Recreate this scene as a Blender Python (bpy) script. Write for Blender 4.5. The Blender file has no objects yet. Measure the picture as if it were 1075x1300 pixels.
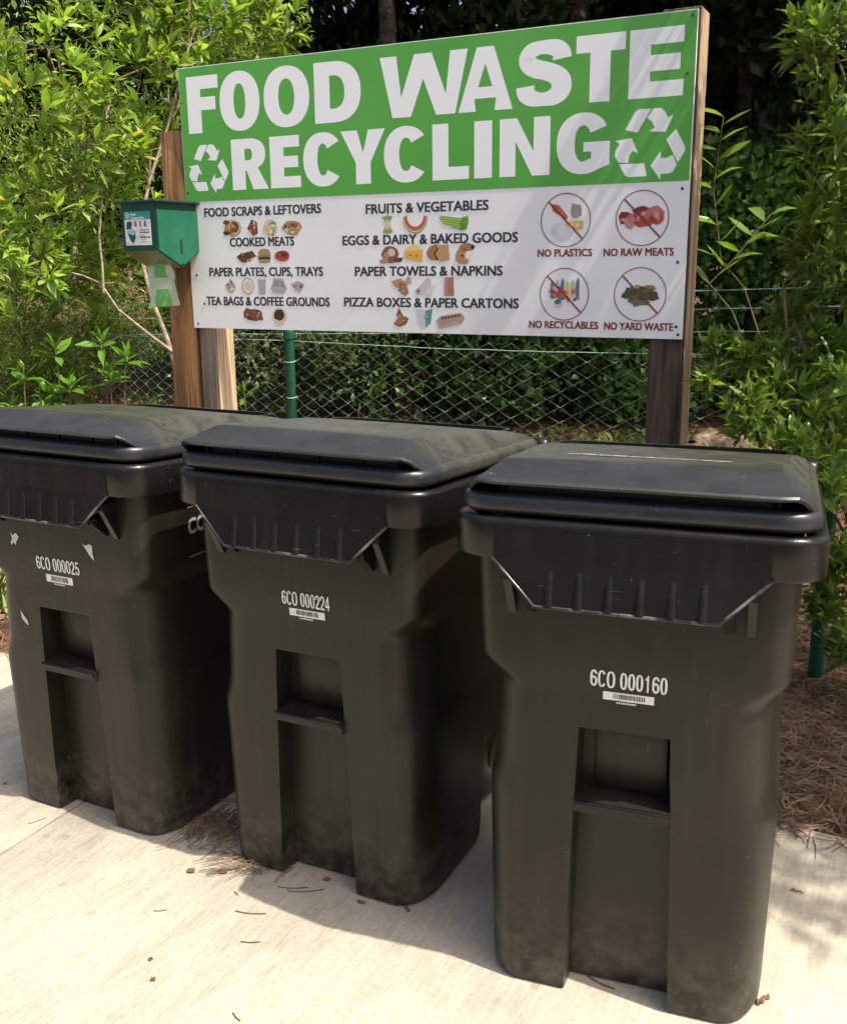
import bpy, bmesh, math, random
import numpy as np
from mathutils import Vector, Matrix
from mathutils.geometry import tessellate_polygon

random.seed(7); rng = np.random.default_rng(11)
SC = bpy.context.scene
COL = SC.collection

# ------------------------------------------------------------------ camera
PITCH, ROLL, CAM_H = 0.2434, 0.0109, 1.4971
cam = bpy.data.cameras.new('camera'); cam_ob = bpy.data.objects.new('camera', cam); COL.objects.link(cam_ob)
cam_ob.matrix_world = Matrix.Translation((0, 0, CAM_H)) @ Matrix.Rotation(math.pi/2 - PITCH, 4, 'X') @ Matrix.Rotation(-ROLL, 4, 'Z')
cam.sensor_fit = 'VERTICAL'; cam.sensor_height = 13.0; cam.lens = 12.87
cam.clip_start = 0.05; cam.clip_end = 1000
SC.camera = cam_ob

# ------------------------------------------------------------------ world, sun, exposure
SUN_EL, SUN_AZ = math.radians(59), -0.57          # azimuth of the sun measured from +X
W = bpy.data.worlds.new('World'); SC.world = W; W.use_nodes = True
nt = W.node_tree
sky = nt.nodes.new('ShaderNodeTexSky'); sky.sky_type = 'NISHITA'; sky.sun_disc = False
sky.sun_elevation = SUN_EL; sky.sun_rotation = math.pi/2 - SUN_AZ; sky.dust_density = 7.0; sky.air_density = 0.95
bg = nt.nodes['Background']; bg.inputs['Strength'].default_value = 0.15
nt.links.new(sky.outputs[0], bg.inputs[0])
sd = Vector((math.cos(SUN_AZ)*math.cos(SUN_EL), math.sin(SUN_AZ)*math.cos(SUN_EL), math.sin(SUN_EL)))
sl = bpy.data.lights.new('sun', 'SUN'); sl.energy = 4.6; sl.angle = math.radians(0.55); sl.color = (1.0, 0.93, 0.80)
so = bpy.data.objects.new('sun', sl); COL.objects.link(so); so.location = sd*30
so.rotation_euler = sd.to_track_quat('Z', 'Y').to_euler()
SC.view_settings.view_transform = 'Standard'; SC.view_settings.look = 'None'
SC.view_settings.gamma = 1; SC.view_settings.use_curve_mapping = False
SC.view_settings.exposure = 0.64

# ------------------------------------------------------------------ helpers
def link(o, parent=None):
    COL.objects.link(o)
    if parent is not None: o.parent = parent
    return o
def mesh_obj(name, verts, faces, mat, parent=None, smooth=None, mats=None, fm=None):
    m = bpy.data.meshes.new(name); m.from_pydata([tuple(v) for v in verts], [], faces); m.update()
    for x in (mats or [mat]): m.materials.append(x)
    if fm is not None: m.polygons.foreach_set('material_index', fm)
    if smooth is not None:
        m.polygons.foreach_set('use_smooth', [True]*len(m.polygons))
        if smooth < 3: m.set_sharp_from_angle(angle=smooth)
    return link(bpy.data.objects.new(name, m), parent)
def empty(name, loc=(0,0,0), rz=0, label=None, cat=None, group=None):
    o = bpy.data.objects.new(name, None); o.empty_display_size = 0.1; COL.objects.link(o)
    o.location = loc; o.rotation_euler = (0, 0, rz)
    tag(o, label, cat, group); return o
def tag(o, label=None, cat=None, group=None, kind=None):
    if label: o['label'] = label
    if cat: o['category'] = cat
    if group: o['group'] = group
    if kind: o['kind'] = kind
    return o

class MB:
    """collects shapes into ONE mesh"""
    def __init__(s): s.v = []; s.f = []; s.mi = []
    def add(s, v, f, mi=0):
        b = len(s.v); s.v += [tuple(x) for x in v]; s.f += [tuple(i+b for i in q) for q in f]; s.mi += [mi]*len(f); return s
    def box(s, c, d, R=None, mi=0, bev=0.0):
        hx, hy, hz = d[0]/2, d[1]/2, d[2]/2
        if bev:
            bm = bmesh.new(); bmesh.ops.create_cube(bm, size=1)
            for v in bm.verts: v.co = Vector((v.co.x*d[0], v.co.y*d[1], v.co.z*d[2]))
            bmesh.ops.bevel(bm, geom=bm.edges[:], offset=bev, segments=2, affect='EDGES', profile=0.6)
            vs = [v.co.copy() for v in bm.verts]; fs = [[v.index for v in f.verts] for f in bm.faces]; bm.free()
        else:
            vs = [Vector((x*hx, y*hy, z*hz)) for x in (-1,1) for y in (-1,1) for z in (-1,1)]
            fs = [(0,1,3,2),(4,6,7,5),(0,4,5,1),(2,3,7,6),(0,2,6,4),(1,5,7,3)]
        if R is not None: vs = [R @ v for v in vs]
        return s.add([v + Vector(c) for v in vs], fs, mi)
    def tube(s, pts, r, n=6, mi=0, caps=True):
        pts = [Vector(p) for p in pts]; rs = r if hasattr(r, '__len__') else [r]*len(pts)
        b = []; prev = None
        for i, p in enumerate(pts):
            t = (pts[min(i+1, len(pts)-1)] - pts[max(i-1, 0)]).normalized()
            if prev is None:
                a = Vector((0,0,1)) if abs(t.z) < 0.9 else Vector((1,0,0)); prev = t.cross(a).normalized()
            else: prev = (prev - t*prev.dot(t)).normalized()
            q = t.cross(prev)
            b += [p + (prev*math.cos(2*math.pi*k/n) + q*math.sin(2*math.pi*k/n))*rs[i] for k in range(n)]
        f = [(i*n+k, i*n+(k+1)%n, (i+1)*n+(k+1)%n, (i+1)*n+k) for i in range(len(pts)-1) for k in range(n)]
        if caps: f += [tuple(range(n-1, -1, -1)), tuple((len(pts)-1)*n+k for k in range(n))]
        return s.add(b, f, mi)
    def prism(s, poly, axis, a, b, mi=0):
        """poly of 2-D points extruded along axis ('x','y','z') from a to b"""
        def P(q, w): return {'x': (w, q[0], q[1]), 'y': (q[0], w, q[1]), 'z': (q[0], q[1], w)}[axis]
        n = len(poly); v = [P(q, a) for q in poly] + [P(q, b) for q in poly]
        tri = tessellate_polygon([[Vector((q[0], q[1], 0)) for q in poly]])
        f = [tuple(t) for t in tri] + [tuple(x+n for x in reversed(t)) for t in tri]
        f += [(i, (i+1) % n, n+(i+1) % n, n+i) for i in range(n)]
        return s.add(v, f, mi)
    def flat(s, loops, P, mi=0):
        """filled flat polygon with holes; P maps (x,y)->3-D"""
        tri = tessellate_polygon([[Vector((q[0], q[1], 0)) for q in L] for L in loops])
        pts = [q for L in loops for q in L]
        f = []
        for t in tri:
            a, b, c = (pts[i] for i in t)
            ar = (b[0]-a[0])*(c[1]-a[1]) - (b[1]-a[1])*(c[0]-a[0])
            if abs(ar) < 1e-12: continue
            f.append(tuple(t) if ar > 0 else tuple(reversed(t)))
        return s.add([P(*q) for q in pts], f, mi)
    def build(s, name, mat, parent=None, smooth=None, fix=True):
        mats = mat if isinstance(mat, list) else [mat]
        o = mesh_obj(name, s.v, s.f, None, parent, None, mats, s.mi)
        if fix:
            bm = bmesh.new(); bm.from_mesh(o.data); bmesh.ops.recalc_face_normals(bm, faces=bm.faces); bm.to_mesh(o.data); bm.free()
        if smooth is not None:
            o.data.polygons.foreach_set('use_smooth', [True]*len(o.data.polygons))
            if smooth < 3: o.data.set_sharp_from_angle(angle=smooth)
        return o

# ------------------------------------------------------------------ materials
def mat(name, col=(.5,.5,.5), rough=.6, spec=.5, metal=0, coat=0, noise=None, bump=None, col2=None, obj_coords=True, trans=0):
    """noise=(scale, detail, lo, hi) mixes col->col2 ; bump=(scale, strength, distance)"""
    m = bpy.data.materials.new(name); m.use_nodes = True; t = m.node_tree; N = t.nodes; L = t.links
    p = N['Principled BSDF']; p.inputs['Base Color'].default_value = (*col, 1); p.inputs['Roughness'].default_value = rough
    p.inputs['Metallic'].default_value = metal; p.inputs['Specular IOR Level'].default_value = spec; p.inputs['Coat Weight'].default_value = coat
    tc = N.new('ShaderNodeTexCoord'); C = tc.outputs['Object']
    if noise:
        n = N.new('ShaderNodeTexNoise'); n.inputs['Scale'].default_value = noise[0]; n.inputs['Detail'].default_value = noise[1]; L.new(C, n.inputs['Vector'])
        r = N.new('ShaderNodeValToRGB'); r.color_ramp.elements[0].position = noise[2]; r.color_ramp.elements[1].position = noise[3]
        r.color_ramp.elements[0].color = (*col, 1); r.color_ramp.elements[1].color = (*(col2 or col), 1)
        L.new(n.outputs['Fac'], r.inputs[0]); L.new(r.outputs[0], p.inputs['Base Color'])
    if bump:
        n2 = N.new('ShaderNodeTexNoise'); n2.inputs['Scale'].default_value = bump[0]; n2.inputs['Detail'].default_value = 6; L.new(C, n2.inputs['Vector'])
        b = N.new('ShaderNodeBump'); b.inputs['Strength'].default_value = bump[1]; b.inputs['Distance'].default_value = bump[2]
        L.new(n2.outputs['Fac'], b.inputs['Height']); L.new(b.outputs[0], p.inputs['Normal'])
    return m
def nd(t, typ, **kw):
    n = t.nodes.new(typ)
    for k, v in kw.items():
        if k in n.inputs: n.inputs[k].default_value = v
        else: setattr(n, k, v)
    return n
def ramp(t, src, stops):
    r = t.nodes.new('ShaderNodeValToRGB'); e = r.color_ramp.elements
    while len(e) < len(stops): e.new(0.5)
    for i, (p, c) in enumerate(stops): e[i].position = p; e[i].color = (*c, 1) if len(c) == 3 else c
    t.links.new(src, r.inputs[0]); return r.outputs[0]
def mixc(t, fac, a, b, mode='MIX'):
    m = t.nodes.new('ShaderNodeMix'); m.data_type = 'RGBA'; m.blend_type = mode
    for s, v in ((0, fac), (6, a), (7, b)):
        if hasattr(v, 'node'): t.links.new(v, m.inputs[s])
        else: m.inputs[s].default_value = v if s == 0 else (*v, 1)
    return m.outputs[2]

def leaf_mat(name, c1, c2, c3, transl=0.35, rough=0.45, yellow=None):
    m = bpy.data.materials.new(name); m.use_nodes = True; t = m.node_tree; L = t.links
    p = t.nodes['Principled BSDF']; out = t.nodes['Material Output']
    geo = nd(t, 'ShaderNodeNewGeometry')
    c = ramp(t, geo.outputs['Random Per Island'], [(0.0, c1), (0.5, c2), (0.93, c3), (1.0, yellow or c3)])
    tc = nd(t, 'ShaderNodeTexCoord'); n = nd(t, 'ShaderNodeTexNoise', Scale=1.7, Detail=2.0); L.new(tc.outputs['Object'], n.inputs['Vector'])
    v = ramp(t, n.outputs['Fac'], [(0.35, (.65,.65,.65)), (0.65, (1.25,1.25,1.1))])
    c = mixc(t, 1.0, c, v, 'MULTIPLY')
    L.new(c, p.inputs['Base Color']); p.inputs['Roughness'].default_value = rough; p.inputs['Specular IOR Level'].default_value = .5
    tr = nd(t, 'ShaderNodeBsdfTranslucent'); c2_ = mixc(t, 1.0, c, (1.25, 1.35, .55), 'MULTIPLY'); L.new(c2_, tr.inputs['Color'])
    mx = nd(t, 'ShaderNodeMixShader'); mx.inputs[0].default_value = transl
    L.new(p.outputs[0], mx.inputs[1]); L.new(tr.outputs[0], mx.inputs[2]); L.new(mx.outputs[0], out.inputs[0])
    return m

def plastic(name, lo, hi, r0, r1, spec, dust=1.0):
    m = bpy.data.materials.new(name); m.use_nodes = True; t = m.node_tree; L = t.links; p = t.nodes['Principled BSDF']
    tc = nd(t, 'ShaderNodeTexCoord'); oi = nd(t, 'ShaderNodeObjectInfo'); sh = nd(t, 'ShaderNodeVectorMath', operation='MULTIPLY_ADD')
    L.new(oi.outputs['Location'], sh.inputs[0]); sh.inputs[1].default_value = (7.3, 5.1, 0); L.new(tc.outputs['Object'], sh.inputs[2]); O = sh.outputs[0]   # every cart wears differently
    n = nd(t, 'ShaderNodeTexNoise', Scale=3.2, Detail=9.0, Roughness=.62); L.new(O, n.inputs['Vector'])
    c = ramp(t, n.outputs['Fac'], [(0.32, lo), (.68, hi)])
    # run-off streaks
    mp0 = nd(t, 'ShaderNodeMapping'); mp0.inputs['Scale'].default_value = (34, 34, 1.6); L.new(O, mp0.inputs[0])
    n0 = nd(t, 'ShaderNodeTexNoise', Scale=1.0, Detail=4.0); L.new(mp0.outputs[0], n0.inputs['Vector'])
    c = mixc(t, ramp(t, n0.outputs['Fac'], [(.5, (0,0,0)), (.75, (.20*dust,)*3)]), c, (.045,.042,.034))
    # dust and splashed dirt near the ground
    sx = nd(t, 'ShaderNodeSeparateXYZ'); L.new(tc.outputs['Object'], sx.inputs[0])
    dz = ramp(t, sx.outputs['Z'], [(0.0, (1,1,1)), (.22, (0,0,0))])
    n3 = nd(t, 'ShaderNodeTexNoise', Scale=22.0, Detail=9.0, Roughness=.7); L.new(O, n3.inputs['Vector'])
    d3 = ramp(t, n3.outputs['Fac'], [(.42, (0,0,0)), (.72, (.5*dust,)*3)])
    dd = mixc(t, 1.0, dz, d3, 'MULTIPLY'); c = mixc(t, dd, c, (.17,.15,.115))
    # scuffs and nicks
    for sc_, rt, th_ in (((16, 16, 150), .12, .71), ((150, 150, 14), .35, .72), ((60, 60, 200), -.5, .74)):
        mp = nd(t, 'ShaderNodeMapping'); mp.inputs['Scale'].default_value = sc_; mp.inputs['Rotation'].default_value = (0, rt, 0); L.new(O, mp.inputs[0])
        n4 = nd(t, 'ShaderNodeTexNoise', Scale=1.0, Detail=3.0); L.new(mp.outputs[0], n4.inputs['Vector'])
        c = mixc(t, ramp(t, n4.outputs['Fac'], [(th_, (0,0,0)), (th_+.05, (.32,.32,.32))]), c, (.11,.105,.09))
    n5 = nd(t, 'ShaderNodeTexNoise', Scale=150.0, Detail=1.0); L.new(O, n5.inputs['Vector'])
    n8 = nd(t, 'ShaderNodeTexNoise', Scale=4.5, Detail=3.0); L.new(O, n8.inputs['Vector'])
    sp_ = mixc(t, 1.0, ramp(t, n5.outputs['Fac'], [(.755, (0,0,0)), (.80, (.6,.6,.6))]), ramp(t, n8.outputs['Fac'], [(.50, (0,0,0)), (.62, (1,1,1))]), 'MULTIPLY')
    c = mixc(t, sp_, c, (.26,.24,.21))
    L.new(c, p.inputs['Base Color'])
    L.new(ramp(t, n.outputs['Fac'], [(.3, (r0,)*3), (.75, (r1,)*3)]), p.inputs['Roughness']); p.inputs['Specular IOR Level'].default_value = spec
    b = nd(t, 'ShaderNodeBump', Strength=.22, Distance=.002); n6 = nd(t, 'ShaderNodeTexNoise', Scale=380.0, Detail=2.0); L.new(O, n6.inputs['Vector']); L.new(n6.outputs['Fac'], b.inputs['Height'])
    b2 = nd(t, 'ShaderNodeBump', Strength=.35, Distance=.012); n7 = nd(t, 'ShaderNodeTexNoise', Scale=3.5, Detail=2.0); L.new(O, n7.inputs['Vector']); L.new(n7.outputs['Fac'], b2.inputs['Height'])
    L.new(b.outputs[0], b2.inputs['Normal']); L.new(b2.outputs[0], p.inputs['Normal'])
    return m
def lid_plastic():
    m = bpy.data.materials.new('weathered_lid_plastic'); m.use_nodes = True; t = m.node_tree; L = t.links; p = t.nodes['Principled BSDF']
    tc = nd(t, 'ShaderNodeTexCoord'); O = tc.outputs['Object']
    n = nd(t, 'ShaderNodeTexNoise', Scale=7.0, Detail=10.0, Roughness=.7); L.new(O, n.inputs['Vector'])
    c = ramp(t, n.outputs['Fac'], [(0.3, (.016,.017,.020)), (.7, (.030,.031,.035))])
    # greenish film of algae and pollen towards the back of the lid
    sx = nd(t, 'ShaderNodeSeparateXYZ'); L.new(O, sx.inputs[0])
    yy = ramp(t, sx.outputs['Y'], [(.095, (0,0,0)), (.15, (1,1,1))])
    n2 = nd(t, 'ShaderNodeTexNoise', Scale=14.0, Detail=10.0, Roughness=.85, Distortion=.8); L.new(O, n2.inputs['Vector'])
    g = mixc(t, 1.0, yy, ramp(t, n2.outputs['Fac'], [(.4, (0,0,0)), (.57, (.95,.95,.95))]), 'MULTIPLY')
    c = mixc(t, g, c, (.058,.059,.043))
    n5 = nd(t, 'ShaderNodeTexNoise', Scale=120.0, Detail=2.0); L.new(O, n5.inputs['Vector'])
    c = mixc(t, ramp(t, n5.outputs['Fac'], [(.71, (0,0,0)), (.77, (.6,.6,.6))]), c, (.22,.21,.2))
    for rz, sc_ in ((.5, (8, 120, 8)), (-.9, (9, 150, 9)), (1.9, (6, 90, 6))):
        mp = nd(t, 'ShaderNodeMapping'); mp.inputs['Scale'].default_value = sc_; mp.inputs['Rotation'].default_value = (0, 0, rz); L.new(O, mp.inputs[0])
        q = nd(t, 'ShaderNodeTexNoise', Scale=1.0, Detail=2.0); L.new(mp.outputs[0], q.inputs['Vector'])
        c = mixc(t, ramp(t, q.outputs['Fac'], [(.70, (0,0,0)), (.76, (.35,.35,.35))]), c, (.10,.10,.10))
    L.new(c, p.inputs['Base Color'])
    L.new(ramp(t, n.outputs['Fac'], [(.3, (.24,.24,.24)), (.75, (.42,.42,.42))]), p.inputs['Roughness'])
    b = nd(t, 'ShaderNodeBump', Strength=.3, Distance=.003); L.new(n2.outputs['Fac'], b.inputs['Height']); L.new(b.outputs[0], p.inputs['Normal'])
    return m
def wood(name, c1, c2, c3, sc=1.0, rough=.75):
    m = bpy.data.materials.new(name); m.use_nodes = True; t = m.node_tree; L = t.links; p = t.nodes['Principled BSDF']
    tc = nd(t, 'ShaderNodeTexCoord'); mp = nd(t, 'ShaderNodeMapping'); mp.inputs['Scale'].default_value = (1, 1, .07); L.new(tc.outputs['Object'], mp.inputs[0])
    w = nd(t, 'ShaderNodeTexNoise', Scale=28.0*sc, Detail=6.0, Distortion=.6); L.new(mp.outputs[0], w.inputs['Vector'])
    c = ramp(t, w.outputs['Fac'], [(.3, c1), (.5, c2), (.7, c3)])
    mp2 = nd(t, 'ShaderNodeMapping'); mp2.inputs['Scale'].default_value = (1, 1, .02); L.new(tc.outputs['Object'], mp2.inputs[0])
    f = nd(t, 'ShaderNodeTexNoise', Scale=160.0*sc, Detail=3.0); L.new(mp2.outputs[0], f.inputs['Vector'])
    c = mixc(t, 1.0, c, ramp(t, f.outputs['Fac'], [(.36, (.35,.33,.3)), (.5, (1,1,1))]), 'MULTIPLY')
    L.new(c, p.inputs['Base Color']); p.inputs['Roughness'].default_value = rough
    b = nd(t, 'ShaderNodeBump', Strength=.5, Distance=.003); L.new(f.outputs['Fac'], b.inputs['Height']); L.new(b.outputs[0], p.inputs['Normal'])
    return m
def concrete():
    m = bpy.data.materials.new('broomed_concrete'); m.use_nodes = True; t = m.node_tree; L = t.links; p = t.nodes['Principled BSDF']
    tc = nd(t, 'ShaderNodeTexCoord'); O = tc.outputs['Object']
    mp = nd(t, 'ShaderNodeMapping'); mp.inputs['Scale'].default_value = (1, .05, 1); L.new(O, mp.inputs[0])
    br = nd(t, 'ShaderNodeTexNoise', Scale=170.0, Detail=3.0); L.new(mp.outputs[0], br.inputs['Vector'])
    mpb = nd(t, 'ShaderNodeMapping'); mpb.inputs['Scale'].default_value = (1, .30, 1); L.new(O, mpb.inputs[0])
    br2 = nd(t, 'ShaderNodeTexNoise', Scale=16.0, Detail=6.0, Roughness=.7); L.new(mpb.outputs[0], br2.inputs['Vector'])
    n = nd(t, 'ShaderNodeTexNoise', Scale=1.6, Detail=9.0, Roughness=.62); L.new(O, n.inputs['Vector'])
    c = ramp(t, n.outputs['Fac'], [(.3, (.345,.313,.252)), (.7, (.475,.436,.357))])
    c = mixc(t, .8, c, ramp(t, br.outputs['Fac'], [(.3, (.82,.82,.81)), (.62, (1.05,1.05,1.05))]), 'MULTIPLY')
    c = mixc(t, .6, c, ramp(t, br2.outputs['Fac'], [(.33, (.76,.75,.73)), (.54, (1.01,1.01,1.01))]), 'MULTIPLY')
    g1 = nd(t, 'ShaderNodeTexNoise', Scale=70.0, Detail=8.0, Roughness=.75); L.new(O, g1.inputs['Vector'])
    c = mixc(t, .5, c, ramp(t, g1.outputs['Fac'], [(.36, (.72,.71,.70)), (.58, (1.06,1.06,1.06))]), 'MULTIPLY')
    g2 = nd(t, 'ShaderNodeTexNoise', Scale=.9, Detail=6.0, Roughness=.8, Distortion=.7); L.new(O, g2.inputs['Vector'])
    c = mixc(t, .8, c, ramp(t, g2.outputs['Fac'], [(.36, (.74,.74,.74)), (.5, (1,1,1))]), 'MULTIPLY')
    # dark specks and round damp spots
    v = nd(t, 'ShaderNodeTexVoronoi', Scale=6.5); v.inputs['Randomness'].default_value = 1; L.new(O, v.inputs['Vector'])
    c = mixc(t, ramp(t, v.outputs['Distance'], [(.06, (.45,.45,.45)), (.10, (0,0,0))]), c, (.20,.17,.135))
    v2 = nd(t, 'ShaderNodeTexVoronoi', Scale=38.0); L.new(O, v2.inputs['Vector'])
    c = mixc(t, ramp(t, v2.outputs['Distance'], [(.05, (.8,.8,.8)), (.10, (0,0,0))]), c, (.26,.22,.17))
    L.new(c, p.inputs['Base Color']); p.inputs['Roughness'].default_value = .85; p.inputs['Specular IOR Level'].default_value = .3
    b = nd(t, 'ShaderNodeBump', Strength=.5, Distance=.0015); L.new(br.outputs['Fac'], b.inputs['Height'])
    b2 = nd(t, 'ShaderNodeBump', Strength=.4, Distance=.002); f = nd(t, 'ShaderNodeTexNoise', Scale=300.0, Detail=4.0); L.new(O, f.inputs['Vector']); L.new(f.outputs['Fac'], b2.inputs['Height'])
    L.new(b.outputs[0], b2.inputs['Normal']); L.new(b2.outputs[0], p.inputs['Normal'])
    return m

M = dict(
 plastic=plastic('black_plastic', (.0045,.0045,.0043), (.008,.0078,.0074), .17, .32, .36, .6), body=plastic('dusty_body_plastic', (.0090,.0080,.0055), (.0175,.0152,.0102), .32, .48, .38, 1.0), worn_highlight=mat('worn_highlight_plastic', (.012,.012,.011), .30, .5, noise=(26, 8, .45, .66), col2=(.17,.165,.155)), lid=lid_plastic(), concrete=concrete(),
 soil=mat('pine_straw_soil', (.045,.026,.015), .95, .2, noise=(9, 8, .35, .65), col2=(.14,.075,.04), bump=(40, .8, .03)),
 label_white=mat('printed_white', (.62,.62,.60), .55, noise=(60, 4, .38, .5), col2=(.74,.74,.72)),
 stamp_grey=mat('stamped_grey', (.36,.36,.35), .6, noise=(90, 4, .35, .6), col2=(.24,.24,.235)),
 label_black=mat('printed_black', (.02,.02,.022), .5),
 chip=mat('torn_label_paper', (.62,.60,.56), .7, noise=(80, 3, .4, .7), col2=(.5,.49,.46)),
 sign_white=mat('sign_white_vinyl', (.86,.87,.88), .30, .5, noise=(3, 6, .35, .7), col2=(.79,.80,.81)),
 sign_green=mat('sign_green_vinyl', (.095,.38,.055), .30, .5, noise=(2.5, 6, .35, .7), col2=(.12,.42,.07)),
 sign_letter=mat('sign_letter_white', (.90,.91,.92), .30),
 sign_text=mat('sign_dark_text', (.028,.03,.034), .4),
 sign_red=mat('sign_red_print', (.22,.025,.03), .4),
 aluminium=mat('sheet_metal_edge', (.5,.5,.5), .4, metal=.8),
 screw=mat('rusty_screw', (.03,.02,.015), .6, noise=(50, 3, .4, .6), col2=(.16,.06,.03)),
 wood_new=wood('treated_wood', (.16,.068,.024), (.30,.145,.055), (.40,.215,.09)),
 wood_grey=wood('weathered_wood', (.10,.075,.055), (.21,.17,.13), (.33,.27,.20)),
 wood_sunlit=wood('sunlit_side_wood', (.40,.26,.14), (.60,.43,.26), (.70,.53,.35)),
 wood_dark=wood('dark_wood', (.028,.018,.012), (.07,.045,.03), (.12,.085,.06)),
 green_dark=mat('dark_green_paint', (.004,.045,.028), .38, noise=(12, 5, .4, .7), col2=(.006,.06,.037)),
 green_sunlit=mat('sunlit_green_paint', (.008,.105,.060), .35, noise=(14, 6, .4, .7), col2=(.012,.13,.072), bump=(8, .1, .01)),
 steel=mat('stainless_sheet', (.34,.30,.24), .35, metal=.85, noise=(6, 5, .3, .7), col2=(.48,.44,.36)),
 slot=mat('slot_black', (.006,.008,.007), .6),
 galv=mat('galvanised_wire', (.62,.66,.62), .38, metal=.2, noise=(30, 3, .4, .6), col2=(.45,.50,.46)),
 green_wire=mat('green_coated_wire', (.25,.50,.40), .4, noise=(20, 3, .4, .6), col2=(.42,.58,.50)),
 green_post=mat('green_coated_post', (.006,.065,.034), .38, noise=(30, 4, .4, .7), col2=(.010,.085,.045)),
 bark=mat('bark_light', (.20,.155,.11), .9, .2, noise=(25, 6, .35, .65), col2=(.34,.28,.21), bump=(60, .6, .01)),
 bark_dark=mat('bark_dark', (.028,.020,.015), .95, .2, noise=(12, 6, .35, .65), col2=(.085,.062,.046), bump=(18, 1.0, .04)),
 twig=mat('green_twig', (.10,.075,.04), .8, .3, noise=(15, 3, .4, .6), col2=(.17,.14,.07)),
 needle=mat('dead_pine_needle', (.050,.032,.019), .8, .3, noise=(12, 4, .35, .65), col2=(.19,.125,.075)),
 dead_leaf=mat('dead_leaf', (.12,.060,.035), .8, .3, noise=(20, 4, .35, .65), col2=(.24,.14,.09)),
 rock=mat('tan_rock', (.20,.14,.085), .9, .3, noise=(6, 8, .35, .65), col2=(.36,.27,.18), bump=(14, .9, .05)),
 bag=mat('compost_bag_film', (.50,.58,.42), .45, noise=(8, 4, .4, .7), col2=(.58,.64,.50), bump=(22, .5, .01)),
 bag_print=mat('bag_green_print', (.14,.42,.11), .5),
 teal=mat('label_teal', (.03,.30,.25), .4),
 leaf_left=leaf_mat('leaf_bay_bright', (.15,.25,.045), (.25,.37,.075), (.36,.47,.12), .5, .40, (.46,.36,.12)),
 leaf_fine=leaf_mat('leaf_fine_bright', (.09,.16,.03), (.17,.27,.05), (.28,.37,.09), .45, .45, (.48,.44,.14)),
 leaf_right=leaf_mat('leaf_bay_green', (.09,.16,.03), (.16,.26,.05), (.27,.37,.09), .48, .34, (.32,.32,.07)),
 leaf_seed=leaf_mat('leaf_seedling', (.08,.20,.02), (.12,.27,.03), (.16,.32,.045), .4, .4),
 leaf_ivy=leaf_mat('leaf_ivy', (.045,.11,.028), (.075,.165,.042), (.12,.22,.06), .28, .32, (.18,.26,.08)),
 leaf_pale=leaf_mat('leaf_variegated', (.09,.14,.05), (.20,.25,.11), (.30,.34,.18), .25, .4),
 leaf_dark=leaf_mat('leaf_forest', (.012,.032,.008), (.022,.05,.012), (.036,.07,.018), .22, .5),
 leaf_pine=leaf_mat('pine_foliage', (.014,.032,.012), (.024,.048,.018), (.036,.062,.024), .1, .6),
 grass=leaf_mat('grass_blade', (.08,.13,.02), (.13,.20,.03), (.20,.26,.05), .3, .5, (.35,.30,.12)),
)

# ================================================================== SETTING
ROWA = -0.4627                                       # direction of the sign, slab edge and row of carts
def RW(u, v, z=0):                                   # sign frame -> world  (u along sign to the right, v behind it)
    c, s = math.cos(ROWA), math.sin(ROWA)
    return Vector((-1.1443 + c*u - s*v, 5.1851 + s*u + c*v, z))
def ruv(x, y):
    c, s = math.cos(ROWA), math.sin(ROWA); dx, dy = x+1.1443, y-5.1851
    return c*dx + s*dy, -s*dx + c*dy
FX, FY, FA = 1.53, 4.0, math.atan2(3.0, -3.36)        # fence line
def fen(s, z=0, off=0): return Vector((FX + math.cos(FA)*s + math.sin(FA)*off, FY + math.sin(FA)*s - math.cos(FA)*off, z))
def gz(x, y):
    """height of the planted ground behind the slab"""
    u, v = ruv(x, y)
    d = v + 1.49
    if d < 0: return -0.16
    z = -0.035 - 0.13*min(1, d/1.6)
    z += 0.025*math.sin(x*3.1+y*1.7) * min(1, d) + 0.015*math.sin(x*7.3-y*5.1)*min(1, d)
    fs = -(math.sin(FA)*(x-FX) - math.cos(FA)*(y-FY))  # signed distance from fence, beyond positive
    if y > 8.5: z += 0.07*min((y-8.5), 9)
    return z
# ground sheet: fine near, coarse far
def ground():
    xs = sorted(set([-200,-100,-50,-30,-20,-14] + [round(-10+i*.25, 3) for i in range(81)] + [14,20,30,50,100,200]))
    ys = sorted(set([-200,-100,-50,-20,-8,-4,-2,0] + [round(.5+i*.25, 3) for i in range(63)] + [20,26,36,60,100,220]))
    v = [(x, y, gz(x, y)) for y in ys for x in xs]; n = len(xs)
    f = [(j*n+i, j*n+i+1, (j+1)*n+i+1, (j+1)*n+i) for j in range(len(ys)-1) for i in range(n-1)]
    o = mesh_obj('ground', v, f, M['soil'], smooth=9); tag(o, kind='structure')
ground()
# concrete pavement made of slabs with recessed joints; local x = row direction
pav = empty('pavement', RW(0, -1.49), ROWA); tag(pav, kind='structure')
def slab(x0, x1, y0, y1):
    b = MB(); b.box(((x0+x1)/2, (y0+y1)/2, -0.055), (x1-x0, y1-y0, .11), bev=.004)
    b.build('concrete_slab', M['concrete'], pav, .6)
ju = 1.285; gp = .004
for k in range(-3, 4):
    x0 = ju + k*3.05
    for y0, y1 in ((-3.05, 0),):
        slab(x0+gp, x0+3.05-gp, y0+gp, y1-(gp if y1 < 0 else 0))
# joint bed so nothing shines through
b = MB(); b.box((2.9, -1.525, -.088), (21.2, 3.0, .03)); o = b.build('joint_bed', M['soil'], pav)

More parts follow.
